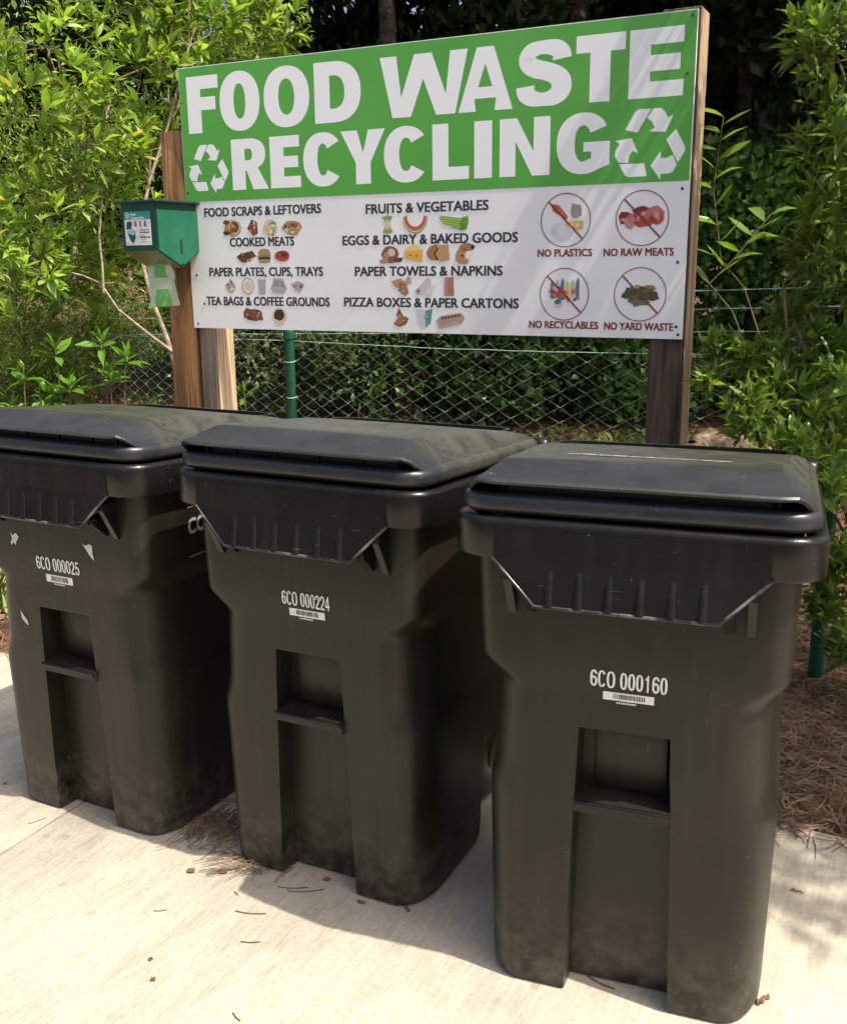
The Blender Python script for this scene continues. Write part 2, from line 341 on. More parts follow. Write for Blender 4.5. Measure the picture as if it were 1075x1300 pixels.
asph = mat('asphalt', (.035,.034,.033), .9, .3, noise=(60, 8, .3, .7), col2=(.075,.072,.068), bump=(220, .6, .006))
b = MB(); b.box((2.9, -16, -.035), (60, 25.7, .07)); added_asphalt = b.build('added_dark_asphalt', asph); added_asphalt.location = RW(0, -1.49); added_asphalt.rotation_euler = (0, 0, ROWA); tag(added_asphalt, kind='structure')  # unseen asphalt, added so the upper carts reflect darker ground

# ================================================================== CARTS
def lerp(z, t):
    for (a, x), (b, y) in zip(t, t[1:]):
        if z <= b: return x + (y-x)*max(0, (z-a))/(b-a)
    return t[-1][1]
SH = lambda a, b: None
WT = [(0,.278),(.03,.283),(.45,.290),(.50,.281),(.69,.279),(.74,.292),(.97,.300)]          # half width
YF = [(0,.058),(.45,.050),(.68,.045),(.75,.040),(.97,.038)]                                    # front
RX = [(0,.070),(.03,.075),(.45,.072),(.50,.084),(.685,.098),(.735,.045),(.97,.045)]
RY = [(0,.115),(.45,.120),(.50,.140),(.685,.16),(.735,.055),(.97,.050)]
YB = [(0,.60),(.2,.62),(.97,.72)]
HW = [(0,.107),(.43,.0945),(.458,.0935),(.612,.087),(.97,.087)]
def front_dy(c, z):
    """recess of the front: slot below the bar, pocket above it"""
    inside = abs(c) < .975
    if not inside: return 0
    if z < .4305: return .056
    if z < .4575: return -.010 if z < .455 and z > .433 else -.006
    if z < .6125:
        t = (z-.4575)/.155
        d = .030 + .045*math.sin(math.pi*min(1, (1-t)*1.25))**.8 if t > .2 else .062
        return .062
    return 0
def cart_body():
    zs = [0,.006,.02,.05,.1,.15,.2,.25,.3,.35,.4,.415,.425,.4300,.4315,.434,.445,.4545,.4568,.4582,.47,.48,.5,.52,.54,.56,.58,.6,.6105,.6125,.62,.64,.655,.67,.68,.69,.70,.71,.72,.73,.74,.76,.8,.84,.88,.92,.955,.97]
    cc = [-1,-.97,-.93,-.8,-.6,-.3,0,.3,.6,.8,.93,.97,1]
    V = []; n = None
    for z in zs:
        w, yf, rx, ry, yb, hw = (lerp(z, T) for T in (WT, YF, RX, RY, YB, HW))
        ins = .010 if z == 0 else (.003 if z == .006 else 0)
        w -= ins; yf += ins
        xf = w - rx; ring = []
        for k in range(5): x = -xf + (xf-hw-.004)*k/4; ring.append((x, yf))
        for c in cc: ring.append((c*hw, yf + front_dy(c, z)))
        for k in range(5): x = hw+.004 + (xf-hw-.004)*k/4; ring.append((x, yf))
        for k in range(1, 11): a = math.pi/2*k/10; ring.append((xf + rx*math.sin(a), yf + ry*(1-math.cos(a))))
        y0 = yf+ry; y1 = yb-.06
        for k in range(1, 9): ring.append((w, y0 + (y1-y0)*k/8))
        for k in range(1, 6): a = math.pi/2*k/5; ring.append((w-.06 + .06*math.cos(a), y1 + .06*math.sin(a)))
        for k in range(1, 6): ring.append((w-.06 - (2*w-.12)*k/6, yb))
        for k in range(5, -1, -1): a = math.pi/2*k/5; ring.append((-w+.06 - .06*math.cos(a), y1 + .06*math.sin(a)))
        for k in range(7, -1, -1): ring.append((-w, y0 + (y1-y0)*k/8))
        for k in range(9, 0, -1): a = math.pi/2*k/10; ring.append((-xf - rx*math.sin(a), yf + ry*(1-math.cos(a))))
        n = len(ring)
        for x, y in ring:
            # wheel arches: the rear lower corners step inwards
            zz = z
            if y > .42 and abs(x) > .16 and z < .3:
                q = min(1, (y-.42)/.03) * min(1, (.3-z)/.03); x *= 1 - .42*q
            V.append((x, y, zz))
    F = [(j*n+i, j*n+(i+1) % n, (j+1)*n+(i+1) % n, (j+1)*n+i) for j in range(len(zs)-1) for i in range(n)]
    F.append(tuple(range(n-1, -1, -1)))
    return V, F
SLP = .060
def rrect(w, yf, yb, r, seg=8):
    pts = []
    for (cx, cy, a0) in ((w-r, yf+r, -90), (w-r, yb-r, 0), (-w+r, yb-r, 90), (-w+r, yf+r, 180)):
        for k in range(seg+1):
            a = math.radians(a0 + 90*k/seg); pts.append((cx + r*math.cos(a), cy + r*math.sin(a), math.cos(a), math.sin(a)))
    # densify the front edge
    return pts
def sweep(prof, w, yf, yb, r, seg=8):
    path = rrect(w, yf, yb, r, seg); n = len(path); m = len(prof)
    V = [(x+nx*o, y+ny*o, z - SLP*max(0, y+ny*o)) for (x, y, nx, ny) in path for (o, z) in prof]
    F = [(i*m+k, ((i+1) % n)*m+k, ((i+1) % n)*m+(k+1) % m, i*m+(k+1) % m) for i in range(n) for k in range(m)]
    return V, F
def arc(cx, cz, r, a0, a1, n=5): return [(cx + r*math.cos(math.radians(a0+(a1-a0)*k/n)), cz + r*math.sin(math.radians(a0+(a1-a0)*k/n))) for k in range(n+1)]

def text_mesh(body, name, mt, parent, u0, u1, zc, cap, P, bold=.03, nv=(0,-1,0)):
    """flat lettering: text between u0 and u1, centred at height zc with cap height cap; strokes thickened by stacked copies"""
    c = bpy.data.curves.new('t', 'FONT'); c.body = body; c.size = 1; c.resolution_u = 3
    t = bpy.data.objects.new('t', c); COL.objects.link(t)
    dg = bpy.context.evaluated_depsgraph_get(); me = bpy.data.meshes.new_from_object(t.evaluated_get(dg))
    COL.objects.unlink(t); bpy.data.objects.remove(t); bpy.data.curves.remove(c)
    co = [tuple(v.co) for v in me.vertices]; fs = [tuple(p.vertices) for p in me.polygons]; bpy.data.meshes.remove(me)
    x0, x1 = min(q[0] for q in co), max(q[0] for q in co); hc = max(q[1] for q in co); sx_ = (u1-u0)/(x1-x0); b_ = MB(); nv = Vector(nv)
    for k, (dx, dy) in enumerate(((0,0),(-1,-.6),(1,-.6),(-1,.6),(1,.6)) if bold else ((0,0),)):
        b_.add([Vector(P(u0 + (x-x0)*sx_ + dx*bold*.5*cap, zc - cap/2 + y/hc*cap + dy*bold*.5*cap)) + nv*(.00003*k) for x, y, _ in co], fs)
    return b_.build(name, mt, parent, fix=False)

def build_cart():
    root = empty('wheelie_bin')
    V, F = cart_body(); mesh_obj('body', V, F, M['body'], root, .55)
    # rim band
    pr = [(-.035, 1.031), (-.013, 1.036)] + arc(-.013, 1.023, .013, 90, 0, 6) + [(.0, .962)] + [(-.004, .957), (-.008, .958), (-.012, .962), (-.012, 1.0), (-.035, 1.0)]
    V, F = sweep(pr, .336, -.010, .745, .075, 10); mesh_obj('rim', V, F, M['plastic'], root, .7)
    # apron: the lifting lip that hangs from the front rim
    b = MB()
    P = [(-.245, 1.016), (-.245, .9595), (-.163, .876), (.163, .876), (.245, .9595), (.245, 1.016)]
    b.prism(P, 'y', -.012, -.003); fl_ = lambda z: -.014*max(0, min(1, (.975-z)/.10)); b.v = [(x, y+fl_(z), z) for x, y, z in b.v]; ob = b.build('apron', M['plastic'], root)
    # rolled lower edge of the apron, lighter worn plastic with its highlight painted in
    b = MB(); b.tube([(-.247, -.0115, .9590), (-.164, -.0255, .8755), (.164, -.0255, .8755), (.247, -.0115, .9590)], .0036, 8); b.build('apron_edge', M['worn_highlight'], root, .8)
    for x in (-.137, -.083, -.028, .028, .083, .137):
        b = MB()
        rv = []; rf = []
        for j in range(7):          # a soft rounded flute that fades out upwards
            t_ = j/6; z = .878+.066*t_; y0 = -.012-.014*max(0, min(1, (.975-z)/.10)); w_ = .0085-.003*t_; d_ = .0065*(1-t_)**.6
            for i in range(7): a_ = math.pi*i/6; rv.append((x-w_*math.cos(a_), y0-d_*math.sin(a_)-.0002, z))
        rf = [(j*7+i, j*7+i+1, (j+1)*7+i+1, (j+1)*7+i) for j in range(6) for i in range(6)] + [tuple(range(6, -1, -1))]
        b.add(rv, rf)
        b.build('rib', M['plastic'], root, .8)
    for s in (-1, 1):
        for x, zt, zb in ((.182, .895, .842), (.219, .932, .838)):
            b = MB(); b.prism([(-.010, zt), (.046, zt+.012), (.046, zb-.004), (.034, zb), (-.010, zt-.014)], 'x', s*x-.0075, s*x+.0075); b.build('gusset', M['plastic'], root)
    # lift bar
    b = MB(); b.tube([(-.092, .0425, .4515), (.092, .0425, .4515)], .0062, 8); b.build('catch_bar', M['plastic'], root, .8)
    # inner scoop of the pocket
    b = MB(); b.box((.009, .108, .532), (.146, .03, .138), R=Matrix.Rotation(.10, 3, 'X'), bev=.014); b.build('pocket_scoop', M['body'], root, .6)
    # ---- lid
    lid = None
    pr = [(-.04, 1.074), (-.015, 1.078)] + arc(-.015, 1.063, .015, 90, 0, 5) + arc(-.015, 1.054, .015, 0, -70, 4) + [(-.03, 1.038)]
    V, F = sweep(pr, .322, .002, .742, .062, 10); lid = mesh_obj('lid', V, F, M['lid'], root, .8)
    V, F = sweep([(-.01, 1.06), (0, 1.06), (0, 1.106), (-.01, 1.106)], .266, .034, .68, .05, 6); mesh_obj('lid_wall', V, F, M['plastic'], lid, .8)
    for x in (-.24, -.16, -.05, .06, .17, .25):
        b = MB(); b.box((x, .0325, 1.085), (.004, .006, .04)); b.build('lid_rib', M['plastic'], lid)
    # domed, faceted top with its overhanging front lip
    xs = [-.306,-.300,-.292,-.28,-.265,-.25,-.235,-.22,-.18,-.12,-.06,0,.06,.12,.18,.22,.235,.25,.265,.28,.292,.300,.306]
    ys = [0,.004,.012,.025,.04,.06,.08,.088,.093,.098,.108,.12,.14,.17,.22,.3,.4,.5,.6,.66,.70,.715,.722]
    def top(x, y):
        d = .306-abs(x)
        zx = lerp(d, [(0, 1.076), (.004, 1.086), (.010, 1.094), (.018, 1.102), (.052, 1.132), (.060, 1.1355), (.4, 1.140)])
        zy = lerp(y, [(0, 1.103), (.004, 1.107), (.012, 1.1085), (.088, 1.1345), (.098, 1.1375), (.5, 1.118), (.64, 1.100), (.705, 1.080), (.722, 1.072)])
        zy += .0012*math.sin(x*9+y*4) * min(1, y*8)
        a, b_ = min(zx, zy), max(zx, zy)
        k = .0025; h = max(0, k-(b_-a))/k
        return a - h*h*k*.25 - SLP*max(0, y)
    def fy(x, y):   # rounded front corners
        d = max(0, abs(x)-.246); return y + (1-min(1, y/.2))*(.06-math.sqrt(max(0, .06**2-min(d, .06)**2)))*.8 - .012*(1-min(1, y/.12))
    V = [(x, fy(x, y), top(x, y)) for y in ys for x in xs]; n = len(xs)
    F = [(j*n+i, j*n+i+1, (j+1)*n+i+1, (j+1)*n+i) for j in range(len(ys)-1) for i in range(n-1)]
    nb = len(V); V += [(x*.985, y+.004, z-.0055) for x, y, z in V]
    F += [tuple(i+nb for i in reversed(f)) for f in F]
    bd = [i for i in range(n)] + [j*n+n-1 for j in range(1, len(ys))] + [(len(ys)-1)*n+i for i in range(n-2, -1, -1)] + [j*n for j in range(len(ys)-2, 0, -1)]
    F += [(bd[(k+1) % len(bd)], bd[k], bd[k]+nb, bd[(k+1) % len(bd)]+nb) for k in range(len(bd))]
    mesh_obj('lid_panel', V, F, M['lid'], lid, .16)
    # rear hinge, handle
    b = MB(); b.tube([(-.30, .74, .99), (-.30, .80, .995), (-.27, .835, .99), (.27, .835, .99), (.30, .80, .995), (.30, .74, .99)], .015, 10); b.build('handle', M['plastic'], root, .9)
    for x in (-.305, .305):
        b = MB(); b.tube([(x-.024, .765, 1.005), (x-.02, .765, 1.005), (x+.02, .765, 1.005), (x+.024, .765, 1.005)], [.019, .024, .024, .019], 14); b.build('hinge', M['plastic'], root, .9)
    b = MB(); b.tube([(-.21, .66, .13), (.21, .66, .13)], .009, 8); b.build('axle', M['plastic'], root, .9)
    for x in (-.196, .196):
        b = MB(); b.tube([(x-.026, .66, .131), (x-.022, .66, .131), (x+.022, .66, .131), (x+.026, .66, .131)], [.108, .122, .122, .108], 28); w = b.build('wheel', M['plastic'], root, .6)
        b = MB(); b.tube([(x-.029, .66, .131), (x+.029, .66, .131)], .05, 16); b.build('hub', M['plastic'], w, .6)
    return root

def copy_tree(o, parent=None):
    c = o.copy(); link(c, parent)
    for ch in list(o.children): copy_tree(ch, c)
    return c
CG = 'black wheeled food waste carts lined up in a row on the concrete'
cart3 = build_cart()
carts = {3: cart3, 2: copy_tree(cart3), 1: copy_tree(cart3)}
CL = {3: 'black wheeled cart numbered 6CO 000160, largest in front, at the right end of the row',
      2: 'black wheeled cart numbered 6CO 000224, in the middle of the row',
      1: 'black wheeled cart numbered 6CO 000025 with torn white label scraps, left end of the row'}
CP = {3: (.3635, 1.7399, -.3451), 2: (-.2937, 2.1601, -.4596), 1: (-.9682, 2.4825, -.4762)}
for k, c in carts.items():
    x, y, a = CP[k]; c.location = (x, y, 0); c.rotation_euler = (0, 0, a); tag(c, CL[k], 'cart', CG)
def YF_(z, d=.0012): return lerp(z, YF) - d
def PF(u, z): return (u, YF_(z), z)
def ell(cx, cy, rx, ry, n=40, p=2.2, a0=0, a1=360):
    o = []
    for k in range(n):
        a = math.radians(a0 + (a1-a0)*k/(n if a1-a0 == 360 else n-1)); c, s = math.cos(a), math.sin(a)
        o.append((cx + rx*math.copysign(abs(c)**(2/p), c), cy + ry*math.copysign(abs(s)**(2/p), s)))
    return o
def strip_pts(sp, th, W_, H_):
    """smooth stroke of even thickness along a spine given in a unit box"""
    sp = [(a*W_, b_*H_) for a, b_ in sp]; fine = []
    for k in range(len(sp)-1):
        p0, p1, p2, p3 = sp[max(0, k-1)], sp[k], sp[k+1], sp[min(len(sp)-1, k+2)]
        for j in range(4):
            u_ = j/4; fine.append(tuple(.5*((2*p1[i]) + (-p0[i]+p2[i])*u_ + (2*p0[i]-5*p1[i]+4*p2[i]-p3[i])*u_*u_ + (-p0[i]+3*p1[i]-3*p2[i]+p3[i])*u_**3) for i in range(2)))
    fine.append(sp[-1]); L_, R_ = [], []
    for k in range(len(fine)):
        a_, b_ = fine[max(0, k-1)], fine[min(len(fine)-1, k+1)]; dx, dy = b_[0]-a_[0], b_[1]-a_[1]; l = math.hypot(dx, dy)
        L_.append((fine[k][0]-dy/l*th/2, fine[k][1]+dx/l*th/2)); R_.append((fine[k][0]+dy/l*th/2, fine[k][1]-dx/l*th/2))
    return L_, R_
CHW = {' ': .5, 'C': 1.12, 'O': 1.2}
def stencil(body, name, mt, parent, u0, u1, zc, H_, P):
    """condensed bold sans numerals drawn stroke by stroke"""
    tot = sum(CHW.get(c, 1.0) for c in body); W1 = (u1-u0)/tot; x = u0; b = MB(); lay = [0]; z0 = zc-H_/2
    def fl(loops): lay[0] += 1; k = lay[0]; b.flat([[(x+a, z0+c_) for a, c_ in L_] for L_ in loops], lambda u, z: tuple(Vector(P(u, z)) + Vector((0, -.00006*k, 0))))
    def st(sp, th, W_):
        lay[0] += 1; L_, R_ = strip_pts(sp, th, W_, H_); n = len(L_); k = lay[0]
        b.add([tuple(Vector(P(x+a, z0+c_)) + Vector((0, -.00006*k, 0))) for a, c_ in L_+R_], [(i, i+1, n+i+1, n+i) for i in range(n-1)])
    for ch in body:
        w = CHW.get(ch, 1.0)*W1; g = w*.90; t = W1*.285; U = lambda L_: [(a*g, c_*H_) for a, c_ in L_]
        if ch in 'O0': fl([ell(g/2, H_/2, g/2, H_/2, 32, 2.5), ell(g/2, H_/2, g/2-t, H_/2-t*.85, 26, 2.4)])
        elif ch == 'C':
            o = ell(g/2, H_/2, g/2, H_/2, 30, 2.4, 33, 327); i = ell(g/2, H_/2, g/2-t, H_/2-t*.8, 26, 2.3, 36, 324); fl([o+i[::-1]])
        elif ch == '1': fl([U([(.40,0),(.66,0),(.66,1),(.48,1),(.40,.88),(.18,.80),(.18,.69),(.40,.74)])])
        elif ch == '4': fl([U([(.56,0),(.80,0),(.80,.22),(.98,.22),(.98,.37),(.80,.37),(.80,1),(.56,1),(.02,.38),(.02,.22),(.56,.22)]), U([(.56,.37),(.24,.37),(.56,.74)])])
        elif ch == '2': st([(.13,.68),(.22,.87),(.5,.94),(.78,.86),(.86,.70),(.74,.50),(.42,.30),(.17,.06)], t*.92, g); fl([U([(.06,0),(.96,0),(.96,.13),(.06,.13)])])
        elif ch == '5': fl([U([(.20,.86),(.90,.86),(.90,1),(.20,1)])]); fl([U([(.12,.44),(.33,.47),(.38,.90),(.18,.90)])]); st([(.20,.50),(.5,.60),(.78,.51),(.86,.33),(.78,.15),(.5,.065),(.22,.13),(.13,.28)], t*.92, g)
        elif ch == '6': st([(.86,.75),(.74,.90),(.5,.94),(.24,.82),(.145,.5),(.20,.2),(.5,.065),(.79,.15),(.86,.34),(.79,.50),(.5,.58),(.26,.48),(.18,.36)], t*.92, g)
        x += w
    return b.build(name, mt, parent, fix=False)
def cart_label(root, num, u0, u1, zc, cap, b0, b1, bz0, bz1, slope=0):
    stencil('6CO '+num, 'number', M['label_white'], root, u0, u1, zc, cap, PF)
    b = MB(); b.flat([[(b0, bz0), (b1, bz0), (b1, bz1), (b0, bz1)]], PF, 0)
    r = random.Random(int(num)); x = b0+.018*(b1-b0)/.09
    P2 = lambda u, z: (u, YF_(z, .0018), z)
    while x < b1-.018:
        w = r.choice((.0008, .0013, .002)); b.flat([[(x, bz0+.004), (x+w, bz0+.004), (x+w, bz1-.003), (x, bz1-.003)]], P2, 1); x += w + r.choice((.0008, .0012, .002))
    for k in range(9): b.flat([[(b0+.026+k*.0042, bz0-.006), (b0+.0288+k*.0042, bz0-.006), (b0+.0288+k*.0042, bz0-.0025), (b0+.026+k*.0042, bz0-.0025)]], PF, 0)
    b.build('barcode', [M['label_white'], M['label_black']], root, fix=False)
cart_label(carts[3], '000160', -.067, .079, .7215, .035, -.042, .054, .679, .696)
cart_label(carts[2], '000224', -.058, .072, .748, .034, -.040, .055, .706, .724)
cart_label(carts[1], '000025', -.074, .080, .740, .036, -.046, .048, .690, .711)
def scrap(root, name, pts, m='chip', off=.0016):
    b = MB(); b.flat([pts], lambda u, z: (u, YF_(z, off), z)); b.build(name, M[m], root, fix=False)
scrap(carts[1], 'label_scrap', [(-.158,.812),(-.150,.804),(-.137,.812),(-.128,.803),(-.132,.795),(-.138,.790),(-.141,.778),(-.150,.786),(-.156,.776),(-.160,.784),(-.153,.795)])
scrap(carts[1], 'label_scrap', [(.098,.812),(.108,.806),(.122,.812),(.132,.808),(.131,.790),(.134,.770),(.120,.782),(.110,.796)])
scrap(carts[1], 'label_scrap', [(-.160,.592),(-.152,.580),(-.138,.566),(-.136,.552),(-.145,.556),(-.158,.568)])
# stamped lettering on the side of the left cart
def PS(y, z, d=.0015): return (lerp(z, WT)+d, y, z)
text_mesh('COMPOST', 'side_lettering', M['stamp_grey'], carts[1], .212, .435, .835, .040, lambda u, z: PS(u, z), .10, (1,0,0))
b = MB()
for z in (.885, .752): b.flat([[(.212, z), (.435, z), (.435, z+.0025), (.212, z+.0025)]], lambda u, z: PS(u, z))
b.build('side_line', M['stamp_grey'], carts[1], fix=False)
# printed line of wording worn to dashes on the right lid
lidr = [c for c in carts[3].children if c.name.startswith('lid') and not c.name.startswith('lid_')][0]
b = MB(); r = random.Random(4); x = -.15
while x < .135:
    w = r.uniform(.006, .03); z = 1.1232 - .002*0
    b.add([(x, .190, 1.1240), (x+w, .190, 1.1240), (x+w, .202+r.uniform(-.003,.003), 1.1227), (x, .202, 1.1227)], [(0,1,2,3)]); x += w + r.uniform(.001, .006)
b.build('worn_lettering', M['stamp_grey'], lidr, fix=False)

# ================================================================== SIGN
sign = empty('information_sign', RW(0, 0), ROWA, 'large green and white food waste recycling signboard on wooden posts behind the carts', 'sign')
ZB, ZT, WD = 1.179, 2.393, 2.44
b = MB(); b.box((WD/2, .006, (ZB+ZT)/2), (WD, .010, ZT-ZB), bev=.0008); b.build('board', M['sign_white'], sign)
def SP(d): return lambda u, z: (u, -d, z)
b = MB(); b.flat([[(.003, 1.785), (WD-.003, 1.785), (WD-.003, ZT-.003), (.003, ZT-.003)]], SP(.0001)); b.build('green_header', M['sign_green'], sign, fix=False)
# heavy headline letters, drawn as outlines in unit boxes -----------------
def glyph(ch, x0, x1, z0, z1, t=.076, h=.052):
    w = x1-x0; H = z1-z0; q = lambda L: [(x0+a, z0+b_) for a, b_ in L]
    cx, cz = w/2, H/2
    if ch == 'F': return [[q([(0,0),(t,0),(t,H*.40),(w*.9,H*.40),(w*.9,H*.40+h),(t,H*.40+h),(t,H-h),(w,H-h),(w,H),(0,H)])]]
    if ch == 'E': return [[q([(0,0),(w,0),(w,h),(t,h),(t,H/2-h/2),(w*.93,H/2-h/2),(w*.93,H/2+h/2),(t,H/2+h/2),(t,H-h),(w*.98,H-h),(w*.98,H),(0,H)])]]
    if ch == 'L': return [[q([(0,0),(w,0),(w,h*1.05),(t,h*1.05),(t,H),(0,H)])]]
    if ch == 'I': return [[q([(0,0),(w,0),(w,H),(0,H)])]]
    if ch == 'T': return [[q([(cx-t/2,0),(cx+t/2,0),(cx+t/2,H-h*1.1),(w,H-h*1.1),(w,H),(0,H),(0,H-h*1.1),(cx-t/2,H-h*1.1)])]]
    if ch == 'Y': return [[q([(cx-t/2,0),(cx+t/2,0),(cx+t/2,H*.40),(w,H),(w-t*1.12,H),(cx,H*.58),(t*1.12,H),(0,H),(cx-t/2,H*.40)])]]
    if ch == 'N': return [[q([(0,0),(t*.93,0),(t*.93,H*.60),(w-t*1.0,0),(w,0),(w,H),(w-t*.93,H),(w-t*.93,H*.42),(t*1.0,H),(0,H)])]]
    if ch == 'A':
        o = q([(0,0),(t*.98,0),(w*.30,H*.20),(w*.70,H*.20),(w-t*.98,0),(w,0),(w*.655,H),(w*.345,H)])
        return [[o, q([(w*.37,H*.38),(w*.63,H*.38),(w*.5,H*.74)])]]
    if ch == 'W': return [[q([(w*.14,0),(w*.355,0),(w*.5,H*.60),(w*.645,0),(w*.86,0),(w,H),(w-t*.98,H),(w*.755,H*.33),(w*.60,H),(w*.40,H),(w*.245,H*.33),(t*.98,H),(0,H)])]]
    if ch == 'O': return [[q(ell(cx, cz, cx, cz+.004, 48)), q(ell(cx, cz, cx-t, cz-h*.86, 40))]]
    if ch == 'D':
        o = [(0,0),(w*.42,0)] + [p_ for p_ in ell(w*.42, cz, w*.58, cz, 24, 2.3, -90, 90)][1:] + [(0,H)]
        i = [(t,h),(w*.42,h)] + [p_ for p_ in ell(w*.42, cz, w*.58-t*1.03, cz-h, 18, 2.3, -90, 90)][1:] + [(t,H-h)]
        return [[q(o), q(i)]]
    if ch in 'CG':
        a = 38 if ch == 'C' else 30; e = 322 if ch == 'C' else 338
        o = ell(cx, cz, cx, cz+.003, 40, 2.2, a, e); i = ell(cx, cz, cx-t, cz-h*.9, 34, 2.2, a+2, e-(2 if ch == 'C' else 14))
        if ch == 'C': return [[q(o + i[::-1])]]
        o = ell(cx, cz, cx, cz+.003, 36, 2.2, a, 300); i = ell(cx, cz, cx-t, cz-h*.9, 30, 2.2, a+2, 296)
        return [[q(o + [(w, H*.13), (w, H*.52), (cx*1.02, H*.52), (cx*1.02, H*.36), (w-t, H*.36), (w-t, H*.24)] + i[::-1])]]
    if ch == 'R':
        o = [(0,0),(t,0),(t,H*.37),(w*.42,H*.37),(w-t*1.08,0),(w*1.02,0),(w*.74,H*.42)] + ell(w*.52, H*.70, w*.44, H*.30, 18, 2.3, -58, 90) + [(0,H)]
        i = [(t,H*.37+h*.95),(w*.50,H*.37+h*.95)] + ell(w*.50, (H*.37+h*.95+H-h*.9)/2, w*.44-t*.93, (H-h*.9-H*.37-h*.95)/2, 12, 2.3, -80, 90) + [(t,H-h*.9)]
        return [[q(o), q(i)]]
    if ch == 'S':
        # stroke along an S spine, thick in the diagonal, thin at top and bottom
        sp = [(.835,.700,.080),(.815,.785,.078),(.72,.865,.066),(.50,.895,.052),(.29,.860,.060),(.195,.755,.070),(.225,.655,.072),(.36,.580,.072),(.52,.540,.070),(.70,.475,.074),(.815,.370,.086),(.815,.240,.086),(.70,.140,.068),(.50,.107,.052),(.30,.135,.064),(.185,.215,.078),(.165,.320,.080)]
        sp = [(a*w, b_*H, c) for a, b_, c in sp]; fine = []
        for k in range(len(sp)-1):
            p0, p1, p2, p3 = sp[max(0, k-1)], sp[k], sp[k+1], sp[min(len(sp)-1, k+2)]
            for j in range(5):
                u_ = j/5; fine.append(tuple(.5*((2*p1[i]) + (-p0[i]+p2[i])*u_ + (2*p0[i]-5*p1[i]+4*p2[i]-p3[i])*u_*u_ + (-p0[i]+3*p1[i]-3*p2[i]+p3[i])*u_**3) for i in range(3)))
        sp = fine + [sp[-1]]; Lf, Rt = [], []
        for k in range(len(sp)):
            a_, b_ = sp[max(0, k-1)], sp[min(len(sp)-1, k+1)]; dx, dy = b_[0]-a_[0], b_[1]-a_[1]; l = math.hypot(dx, dy)
            nx, ny = -dy/l, dx/l; hh = sp[k][2]/2*.98
            Lf.append((sp[k][0]+nx*hh, sp[k][1]+ny*hh)); Rt.append((sp[k][0]-nx*hh, sp[k][1]-ny*hh))
        return [('strip', q(Lf), q(Rt))]
def word(name, items, z0, z1, **kw):
    b = MB()
    for gi, (ch, a, c) in enumerate(items):
        for g in glyph(ch, a, c, z0, z1, **kw):
            if g[0] == 'strip':
                L_, R_ = g[1], g[2]; n = len(L_)
                [b.add([(x, -.0002-.00003*gi-.000002*k, z) for x, z in (L_[k], L_[k+1], R_[k+1], R_[k])], [(0,1,2,3)]) for k in range(n-1)]
            else: b.flat(g, SP(.0002+.00003*gi))
    return b.build(name, M['sign_letter'], sign, fix=False)
word('headline', [('F',.045,.229),('O',.235,.461),('O',.484,.730),('D',.757,.995)], 2.097, 2.350, t=.080, h=.058)
word('headline', [('W',1.092,1.506),('A',1.462,1.706),('S',1.722,1.952),('T',1.972,2.169),('E',2.186,2.397)], 2.095, 2.342, t=.082, h=.058)
word('headline', [('R',.286,.487),('E',.504,.670),('C',.686,.896),('Y',.886,1.112),('C',1.104,1.322),('L',1.340,1.511),('I',1.535,1.616),('N',1.650,1.870),('G',1.898,2.119)], 1.830, 2.057, t=.076, h=.050)
def recycle(cx, cz, R):
    b = MB()
    A = [(-.72,.46),(-.46,.92),(-.36,1.0),(.02,1.0),(-.36,.36)]
    B_ = [(.08,1.0),(.30,1.0),(.40,.92),(.52,.72),(.66,.80),(.46,.34),(-.02,.38),(.14,.48),(.06,.64),(-.09,.75)]
    for k in range(3):
        a = -2*math.pi/3*k; c, s = math.cos(a), math.sin(a)
        for qi, Pq in enumerate((A, B_)):
            b.flat([[(cx+R*(c*x-s*(y-.0)), cz+R*(s*x+c*(y-.0))) for x, y in Pq]], SP(.0002+.00003*(2*k+qi)))
    b.build('recycling_symbol', M['sign_letter'], sign, fix=False)
recycle(.146, 1.930, .113); recycle(2.276, 1.922, .134)
TX = [('FOOD SCRAPS & LEFTOVERS', .109, .771, 1.733), ('COOKED MEATS', .251, .618, 1.591), ('PAPER PLATES, CUPS, TRAYS', .118, .770, 1.452), ('TEA BAGS & COFFEE GROUNDS', .090, .801, 1.313),
      ('FRUITS & VEGETABLES', 1.008, 1.600, 1.722), ('EGGS & DAIRY & BAKED GOODS', .883, 1.734, 1.588), ('PAPER TOWELS & NAPKINS', .944, 1.666, 1.451), ('PIZZA BOXES & PAPER CARTONS', .882, 1.741, 1.314)]
for s_, a, c, z in TX: text_mesh(s_, 'lettering', M['sign_text'], sign, a, c, z, .040, SP(.0001), .09)
for s_, a, c, z in [('NO PLASTICS', 1.825, 2.058, 1.521), ('NO RAW MEATS', 2.108, 2.390, 1.520), ('NO RECYCLABLES', 1.792, 2.093, 1.228), ('NO YARD WASTE', 2.120, 2.402, 1.227)]:
    text_mesh(s_, 'lettering', M['sign_red'], sign, a, c, z, .029, SP(.0001), .09)
